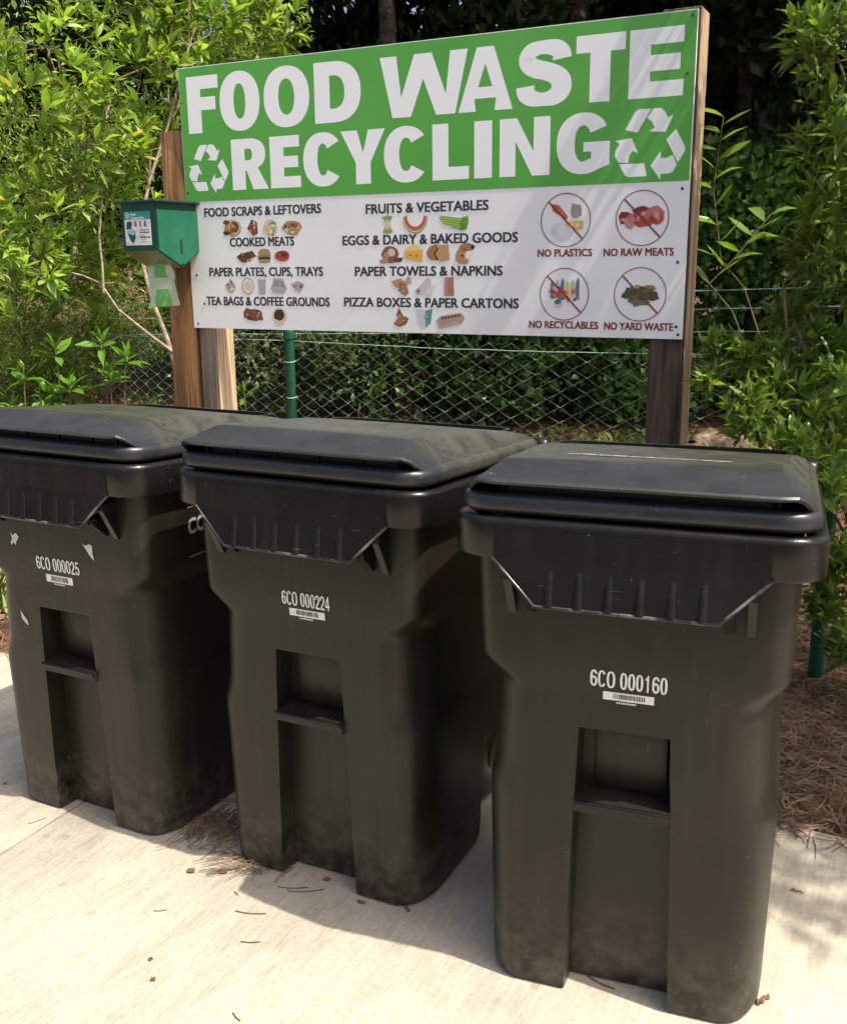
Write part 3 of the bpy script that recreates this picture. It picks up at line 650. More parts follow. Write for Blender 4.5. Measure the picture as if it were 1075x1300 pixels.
# ---- little printed pictures
PC = {}
def pc(c):
    if c not in PC: PC[c] = mat('print_%02d' % len(PC), c, .4)
    return PC[c]
class Pic:
    def __init__(s, cx, cz): s.c = (cx, cz); s.b = MB(); s.m = []; s.l = 0
    def poly(s, pts, col):
        s.l += 1; m = pc(col)
        if m not in s.m: s.m.append(m)
        s.b.flat([[(s.c[0]+x*.01, s.c[1]+z*.01) for x, z in pts]], SP(.0001+.00002*s.l), s.m.index(m)); return s
    def blob(s, x, z, rx, rz, col, n=11, j=.2, sd=0, a0=0):
        r = random.Random(sd+int(x*37+z*91)); o = []
        for k in range(n):
            a = 2*math.pi*k/n + a0; q = 1 + r.uniform(-j, j); o.append((x+rx*q*math.cos(a), z+rz*q*math.sin(a)))
        return s.poly(o, col)
    def bits(s, w, h, cols, n, sz=.6, sd=1):
        r = random.Random(sd)
        for k in range(n):
            a = r.uniform(0, 6.28); q = math.sqrt(r.random()); s.blob(w*q*math.cos(a), h*q*math.sin(a), sz*r.uniform(.6, 1.3), sz*r.uniform(.5, 1.1), r.choice(cols), 6, .35, sd+k*13)
        return s
    def done(s): s.b.build('picture', s.m, sign, fix=False)
BR, DB, TAN, RED, GRN, YEL, WH, GY, PK, CR, OR, DG, TE, BL = (.17,.06,.03),(.055,.022,.015),(.42,.25,.12),(.5,.06,.035),(.16,.3,.05),(.72,.48,.06),(.76,.74,.70),(.40,.39,.38),(.55,.22,.19),(.66,.55,.38),(.6,.17,.04),(.06,.09,.035),(.10,.28,.28),(.08,.16,.42)
Pic(.269,1.658).blob(0,0,4.6,4.2,TAN).blob(1.2,.3,3.4,3.4,CR,14,.04).blob(1.2,.3,2.7,2.7,BR,14,.05).bits(2.2,2,[YEL,GRN,RED,BR],9,.8,3).blob(-3.6,2.6,2,1,BR).blob(-3.6,-2.4,2,1,DB).done()
Pic(.388,1.656).poly([(-3.2,-.2),(-.5,3.8),(2.6,2.6),(2.8,-2.8),(0,-3.8)], BR).bits(2.2,2.4,[TAN,RED,DB,CR],9,.8,5).done()
Pic(.487,1.654).blob(0,0,3.8,4.2,CR).bits(3.2,3.6,[YEL,TAN,GRN,WH,OR],16,.9,6).done()
Pic(.607,1.652).blob(0,0,5.0,3.4,TAN,12,.25).bits(4,2.8,[RED,GRN,CR,BR,DB],18,.95,7).done()
Pic(.343,1.522).blob(-1.8,0,3.2,2.2,BR,10,.4).blob(2,.2,3.2,2.0,BR,10,.45,3).bits(4.2,1.8,[DB,TAN,GRN,BR],13,.85,8).done()
Pic(.448,1.525).blob(0,1.2,3.6,2.2,TAN,12,.05).blob(0,-.4,3.8,.9,GRN,10,.2).blob(0,-1.2,3.7,.9,DB,10,.12).blob(0,-2.4,3.5,1.0,TAN,12,.06).done()
Pic(.547,1.524).blob(0,0,4.2,2.6,RED,12,.12,0,.4).blob(.2,.3,3.1,1.7,BR,12,.15).bits(2.4,1.2,[PK,DB,RED],6,.6,9).done()
Pic(.24,1.385).blob(0,-.6,2.8,2.8,GY,9,.2).bits(2,2,[PK,BR,WH,TAN],8,.8,10).poly([(-1,1),(0,4),(1,1)], TAN).done()
Pic(.343,1.385).blob(0,0,3.6,4.1,GY,16,.03).blob(0,0,2.9,3.4,WH,16,.03).blob(0,0,2.1,2.4,CR,12,.1).done()
Pic(.426,1.385).poly([(-2.4,3.7),(2.4,3.7),(1.8,-3.9),(-1.8,-3.9)], GY).poly([(-2.5,3.8),(2.5,3.8),(2.4,3.1),(-2.4,3.1)], WH).done()
Pic(.522,1.385).poly([(-4.6,-1),(-2.6,3.6),(2.6,3.4),(4.6,-1.4),(2.6,-3.6),(-3.2,-3.2)], GY).poly([(-3.4,0),(-2,2.6),(.4,2.6),(0,-.2)], (.28,.275,.27)).poly([(.8,2.5),(2.2,2.4),(3.4,-.6),(.6,-.4)], (.3,.29,.29)).done()
Pic(.629,1.383).poly([(-4,1),(0,2.6),(4,1),(1,-3)], GY).bits(2.4,1.4,[BR,TAN,PK,OR],8,.7,12).done()
Pic(.367,1.247).blob(-2,.2,3.4,3.2,BR,9,.3).blob(2.6,-.2,3.2,2.8,BR,9,.3,4).bits(4.4,2.4,[DB,TAN,(.25,.1,.05)],14,.8,13).done()
Pic(.519,1.245).blob(0,0,4.0,4.1,CR,14,.08).blob(-.2,.4,3.1,2.8,DB,12,.12).bits(2,1.8,[DB,(.03,.012,.01)],5,.6,14).done()
Pic(1.116,1.653).poly([(-2.6,3.4),(2.6,3.4),(1.2,1),(1.4,-1),(2.8,-3.4),(-2.6,-3.4),(-1.2,-1),(-1.2,1)], (.36,.42,.12)).blob(0,0,1.3,2.2,CR,9,.1).blob(0,2.8,2.7,.9,(.26,.36,.06),10,.15).blob(0,-3,2.7,.9,(.26,.36,.06),10,.15).poly([(-.2,3.5),(.2,3.5),(.5,5),(.2,5)], DB).done()
P_ = Pic(1.254,1.653); o_ = [(6*math.cos(math.radians(a)), 3+7.2*math.sin(math.radians(a))) for a in range(180, 361, 12)]; i_ = [(4.1*math.cos(math.radians(a)), 3.4+4.6*math.sin(math.radians(a))) for a in range(360, 179, -12)]
P_.poly(o_+i_, (.18,.30,.08)); o2 = [(x*.95, z*.95+.3) for x, z in o_]; P_.poly(o2+i_, CR); o3 = [(x*.9, z*.84+.5) for x, z in o_]; P_.poly(o3+i_, (.58,.10,.07)).done()
P_ = Pic(1.44,1.649); P_.poly([(-7,2.6),(-6,3.4),(3,2.2),(6.6,3.2),(7,.6),(6,-2.4),(4,-3),(0,-1.8),(-5,.2)], (.20,.36,.05))
for k in range(4): P_.poly([(-6.4+k*.5,2.8-k*.9),(3.2,1.6-k*1.1),(3.2,1.2-k*1.1),(-6.2+k*.5,2.4-k*.9)], (.42,.56,.14))
P_.bits(1,1,[GRN],1,.5,3); [P_.blob(5+random.uniform(-1.4,1.4), random.uniform(-2.2,2.4), .9, .8, (.10,.26,.03), 7, .3, k) for k in range(7)]; P_.done()
Pic(1.125,1.524).blob(0,0,4.2,3.8,(.24,.10,.06),12,.12).blob(.8,.8,2,1.8,CR,10,.1).blob(-1.8,-.6,1.4,1.6,(.45,.26,.16),8,.1).blob(4.4,-2.4,2.4,1.2,(.12,.06,.05),8,.3).blob(-3,-3,2,1,TAN,8,.3).done()
Pic(1.244,1.526).poly([(-4.6,2),(.4,4.2),(4.6,1.6),(4.4,-3.8),(-4.4,-2)], (.70,.46,.06)).poly([(-4.6,2),(.4,4.2),(4.6,1.6),(-4.5,1.0)], (.80,.62,.16)).blob(-1.6,-.6,.8,.6,OR,8,.1).blob(1.6,-.9,.9,.7,OR,8,.1).done()
Pic(1.368,1.524).blob(-1.6,.6,4.2,3.6,(.36,.17,.07),12,.1).poly([(-1.4,3.6),(4.6,3.8),(5.2,-2.6),(.6,-3.4),(-1.8,-.4)], (.50,.29,.13)).poly([(-1.8,3.6),(-.2,2),(-1.8,0),(-.2,-2.6),(-1,-3),(-2.6,0),(-1.2,2)], DB).done()
P_ = Pic(1.488,1.52); P_.blob(-.6,-.6,3.6,3.8,(.44,.24,.11),12,.1).blob(1,2.8,3.4,1.8,(.36,.18,.08),10,.15).blob(2.4,-.6,2.0,2.0,(.76,.76,.78),10,.1).blob(4,3,1,1,DB,8,.2).bits(2.4,2.6,[DB],5,.5,18).done()
Pic(1.183,1.386).blob(-1,1,3.6,2.2,(.45,.27,.19),9,.35).blob(1,-1.4,2.6,2.4,(.36,.18,.12),9,.35).blob(3.2,2.4,2,1.4,(.52,.34,.26),8,.3).bits(3,2.4,[TAN,BR,PK],9,.7,19).done()
Pic(1.297,1.383).poly([(-4.4,-1.4),(1.2,4),(3,3),(3.4,0),(-1.6,-3.4),(-3.6,-3)], (.56,.56,.57)).poly([(-.6,-2.8),(3.2,.6),(5.2,.2),(3.2,-4.4)], (.70,.67,.62)).blob(-3.2,-2,1.4,1.4,(.40,.39,.38),10,.05).blob(-3.2,-2,.6,.6,BR,8,.05).done()
Pic(1.416,1.383).poly([(-2.2,4),(2.2,4.2),(2.4,-4),(-2.4,-3.8)], (.38,.19,.13)).poly([(-2.2,4),(-.8,4.1),(-.8,-3.9),(-2.4,-3.8)], (.45,.25,.18)).blob(.4,-1.6,.3,.3,DB,6,.1).done()
Pic(1.176,1.244).poly([(-1,4.6),(1,1.2),(4,0),(2.6,-2.6),(-1,-4),(-4,-2.4),(-1.4,0),(-2.4,1.4)], (.22,.09,.05)).poly([(-3.4,-2),(-.8,.2),(3,-.4),(-.6,-3)], (.34,.17,.09)).bits(2,1.6,[RED,YEL,DB],6,.6,20).done()
Pic(1.295,1.252).poly([(-3.8,3.2),(-.6,4.4),(4,3.6),(3,-2.8),(.4,-4.6),(-2.6,-3)], (.55,.62,.60)).poly([(.2,2.6),(4,3.6),(3,-2.8),(.4,-4.6)], TE).poly([(-3.8,3.2),(-.6,4.4),(4,3.6),(.2,2.6)], WH).bits(1.6,1.4,[(.3,.42,.4),(.3,.2,.3)],5,.6,21).done()
P_ = Pic(1.423,1.234); P_.poly([(-7,.2),(-5,2.2),(5,3.8),(7,1.6),(5.6,-.6),(-5.6,-3.4)], (.42,.30,.24)); [P_.blob(-4+k*1.6, 1.2+k*.28, .6, .6, DB, 8, .1, k) for k in range(6)]; [P_.blob(-5+k*1.8, -2.6+k*.4, .8, .7, (.50,.38,.31), 8, .1, k) for k in range(6)]; P_.done()
Pic(1.943,1.65).blob(-1.2,-4.4,5,3.4,(.60,.60,.64),12,.12).blob(-2.4,-3,2.6,2.4,(.68,.68,.72),10,.15).poly([(-6.4,6.6),(-3,6),(1,1.4),(.6,.2),(-5.4,3.6)], (.55,.10,.05)).poly([(-4,4.4),(-1,3),(.4,1)], OR).bits(.1,.1,[GY],1).blob(4.2,3.8,2.4,2.8,(.30,.28,.18),9,.35).blob(4.6,2.2,1.4,1.6,(.26,.30,.36),8,.3).poly([(3,-.4),(7.4,-.2),(7.2,-3.8),(3.2,-3.6)], (.62,.42,.10)).blob(5.2,-2,1,.8,CR,8,.2).blob(1.2,-1.4,1.6,1.2,YEL,8,.3).done()
Pic(2.26,1.65).blob(-6.8,.2,3,2.4,(.24,.03,.03),9,.25).blob(-5,-1.6,2.2,2.4,(.55,.26,.24),9,.2).blob(-.6,2.2,3.2,2,(.20,.03,.03),9,.35).blob(0,-.6,4,3,(.45,.07,.05),10,.25).blob(4.6,1.8,3.6,2.6,(.52,.16,.17),10,.25).blob(6.4,-.4,3.2,2.6,(.48,.08,.05),10,.3).bits(7.6,2.4,[(.5,.18,.16),(.3,.04,.03),(.55,.12,.06),(.6,.3,.26)],22,1.1,23).done()
P_ = Pic(1.943,1.353)
for k, c in enumerate([(.22,.22,.26),(.50,.52,.52),(.12,.2,.4),(.62,.5,.12),(.5,.5,.48),(.15,.18,.25)]): P_.poly([(-6+k*2.2,-1),(-4.4+k*2.2,-1),(-4.4+k*2.2,4.4+(k%3)*.6),(-5.2+k*2.2,5.6+(k%3)*.6),(-6+k*2.2,4.4)], c)
P_.bits(7,3.4,[RED,OR,(.1,.2,.16),(.5,.5,.5),DB,TAN,(.1,.14,.3)],30,1.0,25).blob(-2.4,-3.8,2.0,1.6,(.5,.52,.52),10,.1).blob(-2.4,-3,1.4,1.0,(.06,.16,.1),8,.3).done()
Pic(2.263,1.354).blob(-3.4,.2,4,2.0,DG,12,.3).blob(3,-.2,4.4,2.2,(.12,.08,.05),12,.3).blob(-.6,-3,4,1.6,(.16,.15,.09),10,.3).blob(-1,2.6,1.6,1.4,(.45,.30,.06),8,.3).blob(3.6,2.4,2.4,1.6,(.30,.22,.08),9,.3).bits(7,2.6,[DG,(.08,.05,.03),(.16,.12,.07),(.1,.13,.06)],30,1.0,27).done()
for cx, cz in ((1.943,1.650),(2.260,1.650),(1.944,1.353),(2.263,1.354)):
    b = MB(); R1, R2 = .107, .1035; n = 56
    o = [(cx+R1*math.cos(2*math.pi*k/n), -.0012, cz+R1*math.sin(2*math.pi*k/n)) for k in range(n)]; i = [(cx+R2*math.cos(2*math.pi*k/n), -.0012, cz+R2*math.sin(2*math.pi*k/n)) for k in range(n)]
    b.add(o+i, [(k, (k+1) % n, n+(k+1) % n, n+k) for k in range(n)])
    s = math.sqrt(.5)*.1035; w = .0022
    b.flat([[(cx-s-w, cz+s-w), (cx+s-w, cz-s-w), (cx+s+w, cz-s+w), (cx-s+w, cz+s+w)]], SP(.0013)); b.build('prohibition_ring', M['sign_red'], sign, fix=False)
for u, z in [(2.42,2.372),(2.41,2.171),(2.412,1.756),(2.408,1.479),(2.414,1.228),(2.423,1.197),(.009,2.237),(.014,1.828),(.037,1.437),(.075,1.298),(.028,1.2),(.146,2.378),(1.2,2.378)][:11]:
    b = MB(); b.tube([(u,0,z),(u,-.0008,z),(u,-.0013,z)], [.0062,.0062,.003], 8); b.build('screw', M['screw'], sign, .6)
# posts
def post(u0, u1, v0, v1, z0, z1, m, lean=0.0, bev=.006, parent=sign):
    b = MB(); b.box(((u0+u1)/2, (v0+v1)/2, (z0+z1)/2), (u1-u0, v1-v0, z1-z0), bev=bev)
    b.v = [(x + lean*(z-1.2), y, z) for x, y, z in b.v]
    return b.build('post', m, parent, .5)
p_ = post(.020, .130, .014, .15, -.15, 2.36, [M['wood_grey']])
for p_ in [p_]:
    p_.data.materials.append(M['wood_sunlit'])  # lighter copy of the wood paints sunlight onto the right face
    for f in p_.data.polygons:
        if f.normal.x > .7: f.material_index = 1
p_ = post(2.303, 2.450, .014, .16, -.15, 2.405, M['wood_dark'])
p_.data.materials.append(wood('sunlit_tan_wood', (.20,.125,.065), (.36,.25,.15), (.48,.36,.23)))  # lit copy: sunlight put into the colour of the right side and top
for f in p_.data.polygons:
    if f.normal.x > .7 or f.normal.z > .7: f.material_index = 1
# tall separate post carrying the dispenser
dp = empty('wooden_post', RW(0,0), ROWA, 'tall reddish brown treated wooden post left of the signboard holding the green dispenser', 'post')
post(-.165, .002, .018, .15, -.15, 2.12, M['wood_new'], .018, parent=dp)
dp.children[0].name = 'post_timber'
# ---- green bag dispenser
box = empty('bag_dispenser', RW(-.045, 0, 1.475), ROWA, 'green metal bag dispenser box with a teal and white sticker on the left post', 'dispenser')
# local: x along sign, y behind, z from tip
u0, u1, v0, v1, z1, z0 = -.105, .105, -.295, .012, .298, .078
vm = (v0+v1)/2+.01
b = MB(); b.prism([(v0, z0), (v0, z1), (v1, z1), (v1, z0), (vm, 0)], 'x', u0, u1-.004); o = b.build('housing', [M['green_dark'], M['steel']], box)
for f in o.data.polygons:
    if f.normal.z < -.3: f.material_index = 1
b = MB(); b.prism([(v0+.004, z0+.003), (v0+.004, z1-.034), (v1-.012, z1-.034), (v1-.012, z0+.003), (vm, .004)], 'x', u1-.004, u1+.003); b.build('side_panel', M['green_sunlit'], box)  # lighter copy of the green, with sunlight painted into this side
b = MB(); b.box(((u0+u1)/2, (v0+v1)/2-.005, z1+.005), (u1-u0+.045, v1-v0+.035, .010), bev=.003); b.build('roof', M['green_dark'], box)
b = MB(); b.box((u1+.0035, vm-.002, .098), (.002, .012, .068), bev=.0008); b.build('slot', M['slot'], box)
b = MB(); b.tube([(u1-.002, vm, .010), (u1+.006, vm, .010)], .010, 14); b.build('lock', M['slot'], box, .6)
b = MB(); b.box((u1-.012, v0-.002, z1-.022), (.006, .004, .026), bev=.001); b.build('latch', M['green_sunlit'], box)
LP = lambda d: (lambda u, z: (u, v0-d, z))
b = MB(); b.flat([[(-.088,.105),(.070,.105),(.070,.258),(-.088,.258)]], LP(.001)); lab = b.build('sticker', M['label_white'], box, fix=False)
b = MB(); b.flat([[(-.088,.222),(.070,.222),(.070,.258),(-.088,.258)]], LP(.0015)); b.build('sticker_header', M['teal'], lab, fix=False)
text_mesh('Food', 'sticker_lettering', M['label_white'], lab, -.048, -.018, .245, .011, LP(.002), .12)
text_mesh('Compostables', 'sticker_lettering', M['label_white'], lab, -.048, .034, .230, .011, LP(.002), .12)
b = MB(); n = 20; o = [(-.067+.012*math.cos(6.2832*k/n), .240+.014*math.sin(6.2832*k/n)) for k in range(n)]; i = [(-.067+.009*math.cos(6.2832*k/n), .240+.011*math.sin(6.2832*k/n)) for k in range(n)]
b.flat([o, i], LP(.002)); b.flat([[(-.071,.234),(-.063,.234),(-.063,.242),(-.067,.247),(-.071,.242)]], LP(.002)); b.build('sticker_emblem', M['label_white'], lab, fix=False)
b = MB(); ms = [mat('ink_dark_teal', (.02,.07,.085), .4), mat('ink_pale_blue', (.34,.50,.56), .4), mat('ink_red', (.5,.09,.07), .4), mat('ink_grey', (.3,.25,.27), .4), mat('ink_blue', (.12,.14,.4), .4), M['label_black']]
b.flat([[(-.080,.176),(-.074,.212),(-.050,.216),(-.042,.204),(-.050,.180)]], LP(.0014), 0)
b.flat([[(-.078,.168),(-.046,.184),(-.022,.170),(-.024,.140),(-.036,.110),(-.052,.114),(-.064,.132)]], LP(.0014), 1)
b.flat([[(-.072,.160),(-.040,.150),(-.026,.158),(-.028,.136),(-.040,.116),(-.054,.122)]], LP(.0018), 0)
b.flat([[(-.066,.172),(-.046,.178),(-.032,.168),(-.046,.162)]], LP(.0020), 1)
for x, c in ((-.022, 2), (.006, 3), (.036, 4)): b.flat([[(x-.008,.190),(x+.008,.188),(x+.007,.214),(x-.005,.216)]], LP(.0014), c)
b.build('sticker_picture', ms, lab, fix=False)
b = MB()
for z, x0, x1, h in ((.172,0,.058,.004),(.160,0,.060,.006),(.148,0,.018,.002),(.138,0,.062,.007),(.131,0,.040,.002),(.119,0,.064,.002)):
    x = x0; r = random.Random(int(z*1000))
    while x < x1:
        w = r.uniform(.003,.008); b.flat([[(x,z),(min(x+w,x1),z),(min(x+w,x1),z+h),(x,z+h)]], LP(.0014)); x += w+.0018
b.build('sticker_print', M['label_black'], lab, fix=False)
# bag hanging from the hopper
def bag():
    nu, nz = 14, 16; V = []; F = []
    for j in range(nz+1):
        t = j/nz; z = .035 - .225*t
        for i in range(nu+1):
            s = i/nu; x = -.075 + .15*s + .020*t*s
            y = -.165 + .010*math.sin(s*9 + t*2) + .004*math.sin(t*17+s*9) + .006*math.sin(t*11+s*4) + .03*t*(s-.3)
            V.append((x, y, z + .012*s*t))
    F = [(j*(nu+1)+i, j*(nu+1)+i+1, (j+1)*(nu+1)+i+1, (j+1)*(nu+1)+i) for j in range(nz) for i in range(nu)]
    nb = len(V); V += [(x, y+.006, z) for x, y, z in V]; F += [tuple(k+nb for k in reversed(f)) for f in F]
    fm = []
    for q in range(2):
        for j in range(nz):
            for i in range(nu):
                g = q == 0 and (4 <= i <= 9) and (1 <= j <= 5 or 10 <= j <= 15)
                fm.append(1 if g else 0)
    o = mesh_obj('compost_bag', V, F, None, None, 2.9, [M['bag'], M['bag_print']], fm)
    o.location = RW(-.055, 0, 1.475); o.rotation_euler = (0, 0, ROWA)
    tag(o, 'thin pale green compost bag hanging out below the green dispenser', 'bag')
    return o
bag()

# ================================================================== FENCE
fence = empty('chain_link_fence', fen(0), 0, 'green wire chain link fence with barbed strands on top running behind the sign', 'fence')
fence.location = (0, 0, 0)
S0, S1 = -2.6, 9.6
def ftop(s): return 1.145 - .017*max(0, s) - .0*s
def fwire(k, s):
    base = {0: (1.378, -.033), 1: (1.305, -.038), 2: (1.212, -.042), 3: (1.116, -.024)}[k]
    z = base[0] + base[1]*s
    if k == 3: z += -.03*math.sin(min(1, max(0, s/3.06))*math.pi)*.6
    return z
def fence_mesh():
    b = MB(); dx, dz, r = .036, .036, .0013
    n = int((S1-S0)/(2*dx)); V = []; F = []
    zb = -.16
    for w in range(n):
        sc = S0 + w*2*dx; top_ = ftop(sc); k = 0; pts = []
        z = zb - .017*max(0, sc)
        while z < top_:
            s = sc + (dx if (k+w) % 2 else -dx)*.985
            p = fen(s + .003*math.sin(w*3.1+k), z + .002*math.sin(w*1.7+k*2.3), .004*(1 if k % 2 else -1)); pts.append(p); z += dz*1.02; k += 1
        for dirn in (0,):
            pass
        nrm = fen(0, 0, 1) - fen(0, 0, 0); al = fen(1) - fen(0)
        ring = [(nrm*math.cos(2.0944*q) + Vector((0,0,1))*math.sin(2.0944*q))*r for q in range(3)]
        base = len(V)
        for p in pts:
            for q in range(3):
                V.append(p + ring[q])
        m = len(pts)
        F += [(base+i*3+q, base+i*3+(q+1) % 3, base+(i+1)*3+(q+1) % 3, base+(i+1)*3+q) for i in range(m-1) for q in range(3)]
    o = mesh_obj('chain_link_mesh', V, F, M['galv'], fence, 9); o['kind'] = 'stuff'
fence_mesh()
def wire(name, k, barb, m, r=.0016, off=0.02):
    b = MB(); rr = random.Random(k)
    ss = np.arange(S0, S1, .12)
    pts = [fen(s, fwire(k, s) + rr.uniform(-.002, .002), off) for s in ss]; b.tube(pts, r, 4)
    if barb:
        pts2 = [p + Vector((0, 0, .002*math.sin(i*2.1))) + (fen(0,0,1)-fen(0,0,0))*.002*math.cos(i*2.1) for i, p in enumerate(pts)]; b.tube(pts2, r*.9, 3)
    o = b.build(name, m, fence)
    if barb:
        q = MB()
        for s in np.arange(S0+.03, S1, .125):
            p = fen(s, fwire(k, s), off)
            for a in (rr.uniform(.6, 1.2), rr.uniform(1.9, 2.6)):
                d = Vector((math.cos(FA)*math.cos(a), math.sin(FA)*math.cos(a), math.sin(a)))*.014 + (fen(0,0,1)-fen(0,0,0))*rr.uniform(-.008, .008); q.tube([p-d, p+d], .0011, 3)
            q.tube([p - (fen(1)-fen(0))*.006, p + (fen(1)-fen(0))*.006], .0032, 5)
        qo = q.build('barbs', M['galv'], o); qo['kind'] = 'stuff'
wire('barbed_wire', 0, True, M['green_wire']); wire('barbed_wire', 1, True, M['galv']); wire('barbed_wire', 2, True, M['green_wire']); wire('tension_wire', 3, False, M['green_wire'], .0019)
for s, top_ in ((-.13, 1.10), (3.06, 1.10), (6.25, 1.02)):
    p = fen(s, 0, -.035 if s > 0 else -.035)
    b = MB(); zz = gz(p.x, p.y) - .1; b.tube([(p.x, p.y, zz), (p.x, p.y, top_)], .030, 16); o = b.build('fence_post', M['green_post'], fence, .8)
    c = MB(); c.tube([(p.x, p.y, top_-.04), (p.x, p.y, top_+.0), (p.x, p.y, top_+.02), (p.x, p.y, top_+.035)], [.035,.036,.03,.012], 16); c.build('post_cap', M['green_post'], o, .8)
    for z in (.35, .72, .93):
        t = MB(); ring = [(p.x+.0325*math.cos(a), p.y+.0325*math.sin(a), z+.006*math.sin(a)) for a in np.linspace(0, 6.283, 14)]; t.tube(ring, .0022, 4); t.build('tie_wire', M['green_wire'], o, .9)
    e = fen(s, fwire(0, s), .02)
    t = MB(); t.box(((p.x+e.x)/2, (p.y+e.y)/2, (top_+e.z)/2+.02), (.006, .03, e.z-top_+.05)); t.build('wire_arm', M['green_post'], o)

# ================================================================== FOLIAGE
def rot_to(dirs, ups):
    """dirs,ups Nx3 -> Nx3x3 with columns (side, dir, normal)"""
    d = dirs/np.linalg.norm(dirs, axis=1, keepdims=True)
    s = np.cross(d, ups); l = np.linalg.norm(s, axis=1, keepdims=True); s = np.where(l > 1e-4, s/np.maximum(l, 1e-4), np.array([1.,0,0])); n = np.cross(s, d)
    return np.stack([s, d, n], axis=2)
def leaf_shape(kind='blade', w=.13):
    if kind == 'blade':    # folded, drooping lanceolate leaf of 8 triangles; x side, y along, z normal
        P = np.array([[0,0,0],[-w*.55,.28,.035],[0,.30,-.01],[w*.55,.28,.035],[-w*.62,.62,.015],[0,.64,-.035],[w*.62,.62,.015],[0,1,-.12]])
        T = [(0,2,1),(0,3,2),(1,2,5),(1,5,4),(2,3,6),(2,6,5),(4,5,7),(5,6,7)]
    elif kind == 'simple': # 4 triangles
        P = np.array([[0,0,0],[-w,.5,.05],[0,.5,-.03],[w,.5,.05],[0,1,-.08]]); T = [(0,2,1),(0,3,2),(1,2,4),(2,3,4)]
    else:                  # ivy: three-pointed
        P = np.array([[0,0,0],[-.42,.28,.03],[-.26,.62,.0],[0,1,-.06],[.26,.62,.0],[.42,.28,.03],[0,.4,-.03]]); T = [(0,6,1),(1,6,2),(2,6,3),(3,6,4),(4,6,5),(5,6,0)]
    return P, np.array(T)
def leaf_cloud(name, pos, dirs, size, shape, m, parent=None, up=None, kind='stuff'):
    P, T = shape; n = len(pos)
    if n == 0: return None
    ups = up if up is not None else np.tile([0,0,1.], (n,1)) + rng.normal(0, .45, (n,3))
    R = rot_to(dirs, ups); PV = P[None]*np.stack([rng.uniform(.65,1.25,n), np.ones(n), rng.uniform(-.6,2.6,n)], 1)[:,None,:]; V = np.einsum('nij,nkj->nki', R, PV)*size[:,None,None] + pos[:,None,:]
    k = len(P); Fc = (T[None] + (np.arange(n)*k)[:,None,None]).reshape(-1, 3)
    me = bpy.data.meshes.new(name); me.vertices.add(n*k); me.vertices.foreach_set('co', V.astype(np.float32).ravel())
    nf = len(Fc); me.loops.add(nf*3); me.loops.foreach_set('vertex_index', Fc.astype(np.int32).ravel())
    me.polygons.add(nf); me.polygons.foreach_set('loop_start', np.arange(nf, dtype=np.int32)*3); me.update(); me.validate()
    me.materials.append(m); me.polygons.foreach_set('use_smooth', [True]*nf)
    o = bpy.data.objects.new(name, me); link(o, parent)
    if kind: o['kind'] = kind
    return o
def whorls(tips, tdirs, n_per, L, spread=.9, jit=.3, back=.03):
    """clusters of leaves radiating around each twig tip"""
    pos, dirs, sz = [], [], []
    for t, d in zip(tips, tdirs):
        d = d/np.linalg.norm(d); a = np.cross(d, [0,0,1.]); a = a/np.linalg.norm(a) if np.linalg.norm(a) > .05 else np.array([1.,0,0]); b_ = np.cross(d, a)
        k = n_per + int(rng.integers(-2, 3)); ph = rng.uniform(0, 6.28)
        for i in range(k):
            th = ph + i*2.4; f = i/max(1, k-1)
            out = spread*(1-.75*f); q = d*(.35+.9*f) + (a*math.cos(th) + b_*math.sin(th))*out + rng.normal(0, jit*.35, 3)
            pos.append(t - d*back*(1-f)*2.2); dirs.append(q); sz.append(L*(1-.35*f)*rng.uniform(.7, 1.2))
    return np.array(pos), np.array(dirs), np.array(sz)
def rnd_dir(n): v = rng.normal(size=(n,3)); return v/np.linalg.norm(v, axis=1, keepdims=True)
leaf_protos = {}
def leaf_parts(parent, pos, dirs, size, shape, m, key):
    """the leaves nearest the camera, each an object; they share one mesh"""
    if key not in leaf_protos:
        P, T = shape; me = bpy.data.meshes.new('leaf'); me.from_pydata([tuple(p) for p in P], [], [tuple(int(i) for i in t) for t in T]); me.materials.append(m)
        me.polygons.foreach_set('use_smooth', [True]*len(T)); leaf_protos[key] = me
    R = rot_to(dirs, np.tile([0,0,1.], (len(pos),1)) + rng.normal(0, .35, (len(pos),3)))
    for i in range(len(pos)):
        o = bpy.data.objects.new('leaf', leaf_protos[key]); COL.objects.link(o); o.parent = parent
        A = Matrix(R[i].tolist()).to_4x4(); o.matrix_local = Matrix.Translation(Vector(pos[i])) @ A @ Matrix.Diagonal((float(size[i])*rng.uniform(.7,1.2), float(size[i]), float(size[i])*rng.uniform(-.4,2.4), 1))
def in_view(p):
    d = p - np.array([0,0,CAM_H]); c, s = math.cos(PITCH), math.sin(PITCH)
    Y = c*d[:,1] - s*d[:,2]; Z = s*d[:,1] + c*d[:,2]; u = d[:,0]/Y; v = Z/Y
    return (Y > .3) & (abs(u) < .43) & (abs(v) < .52), Y
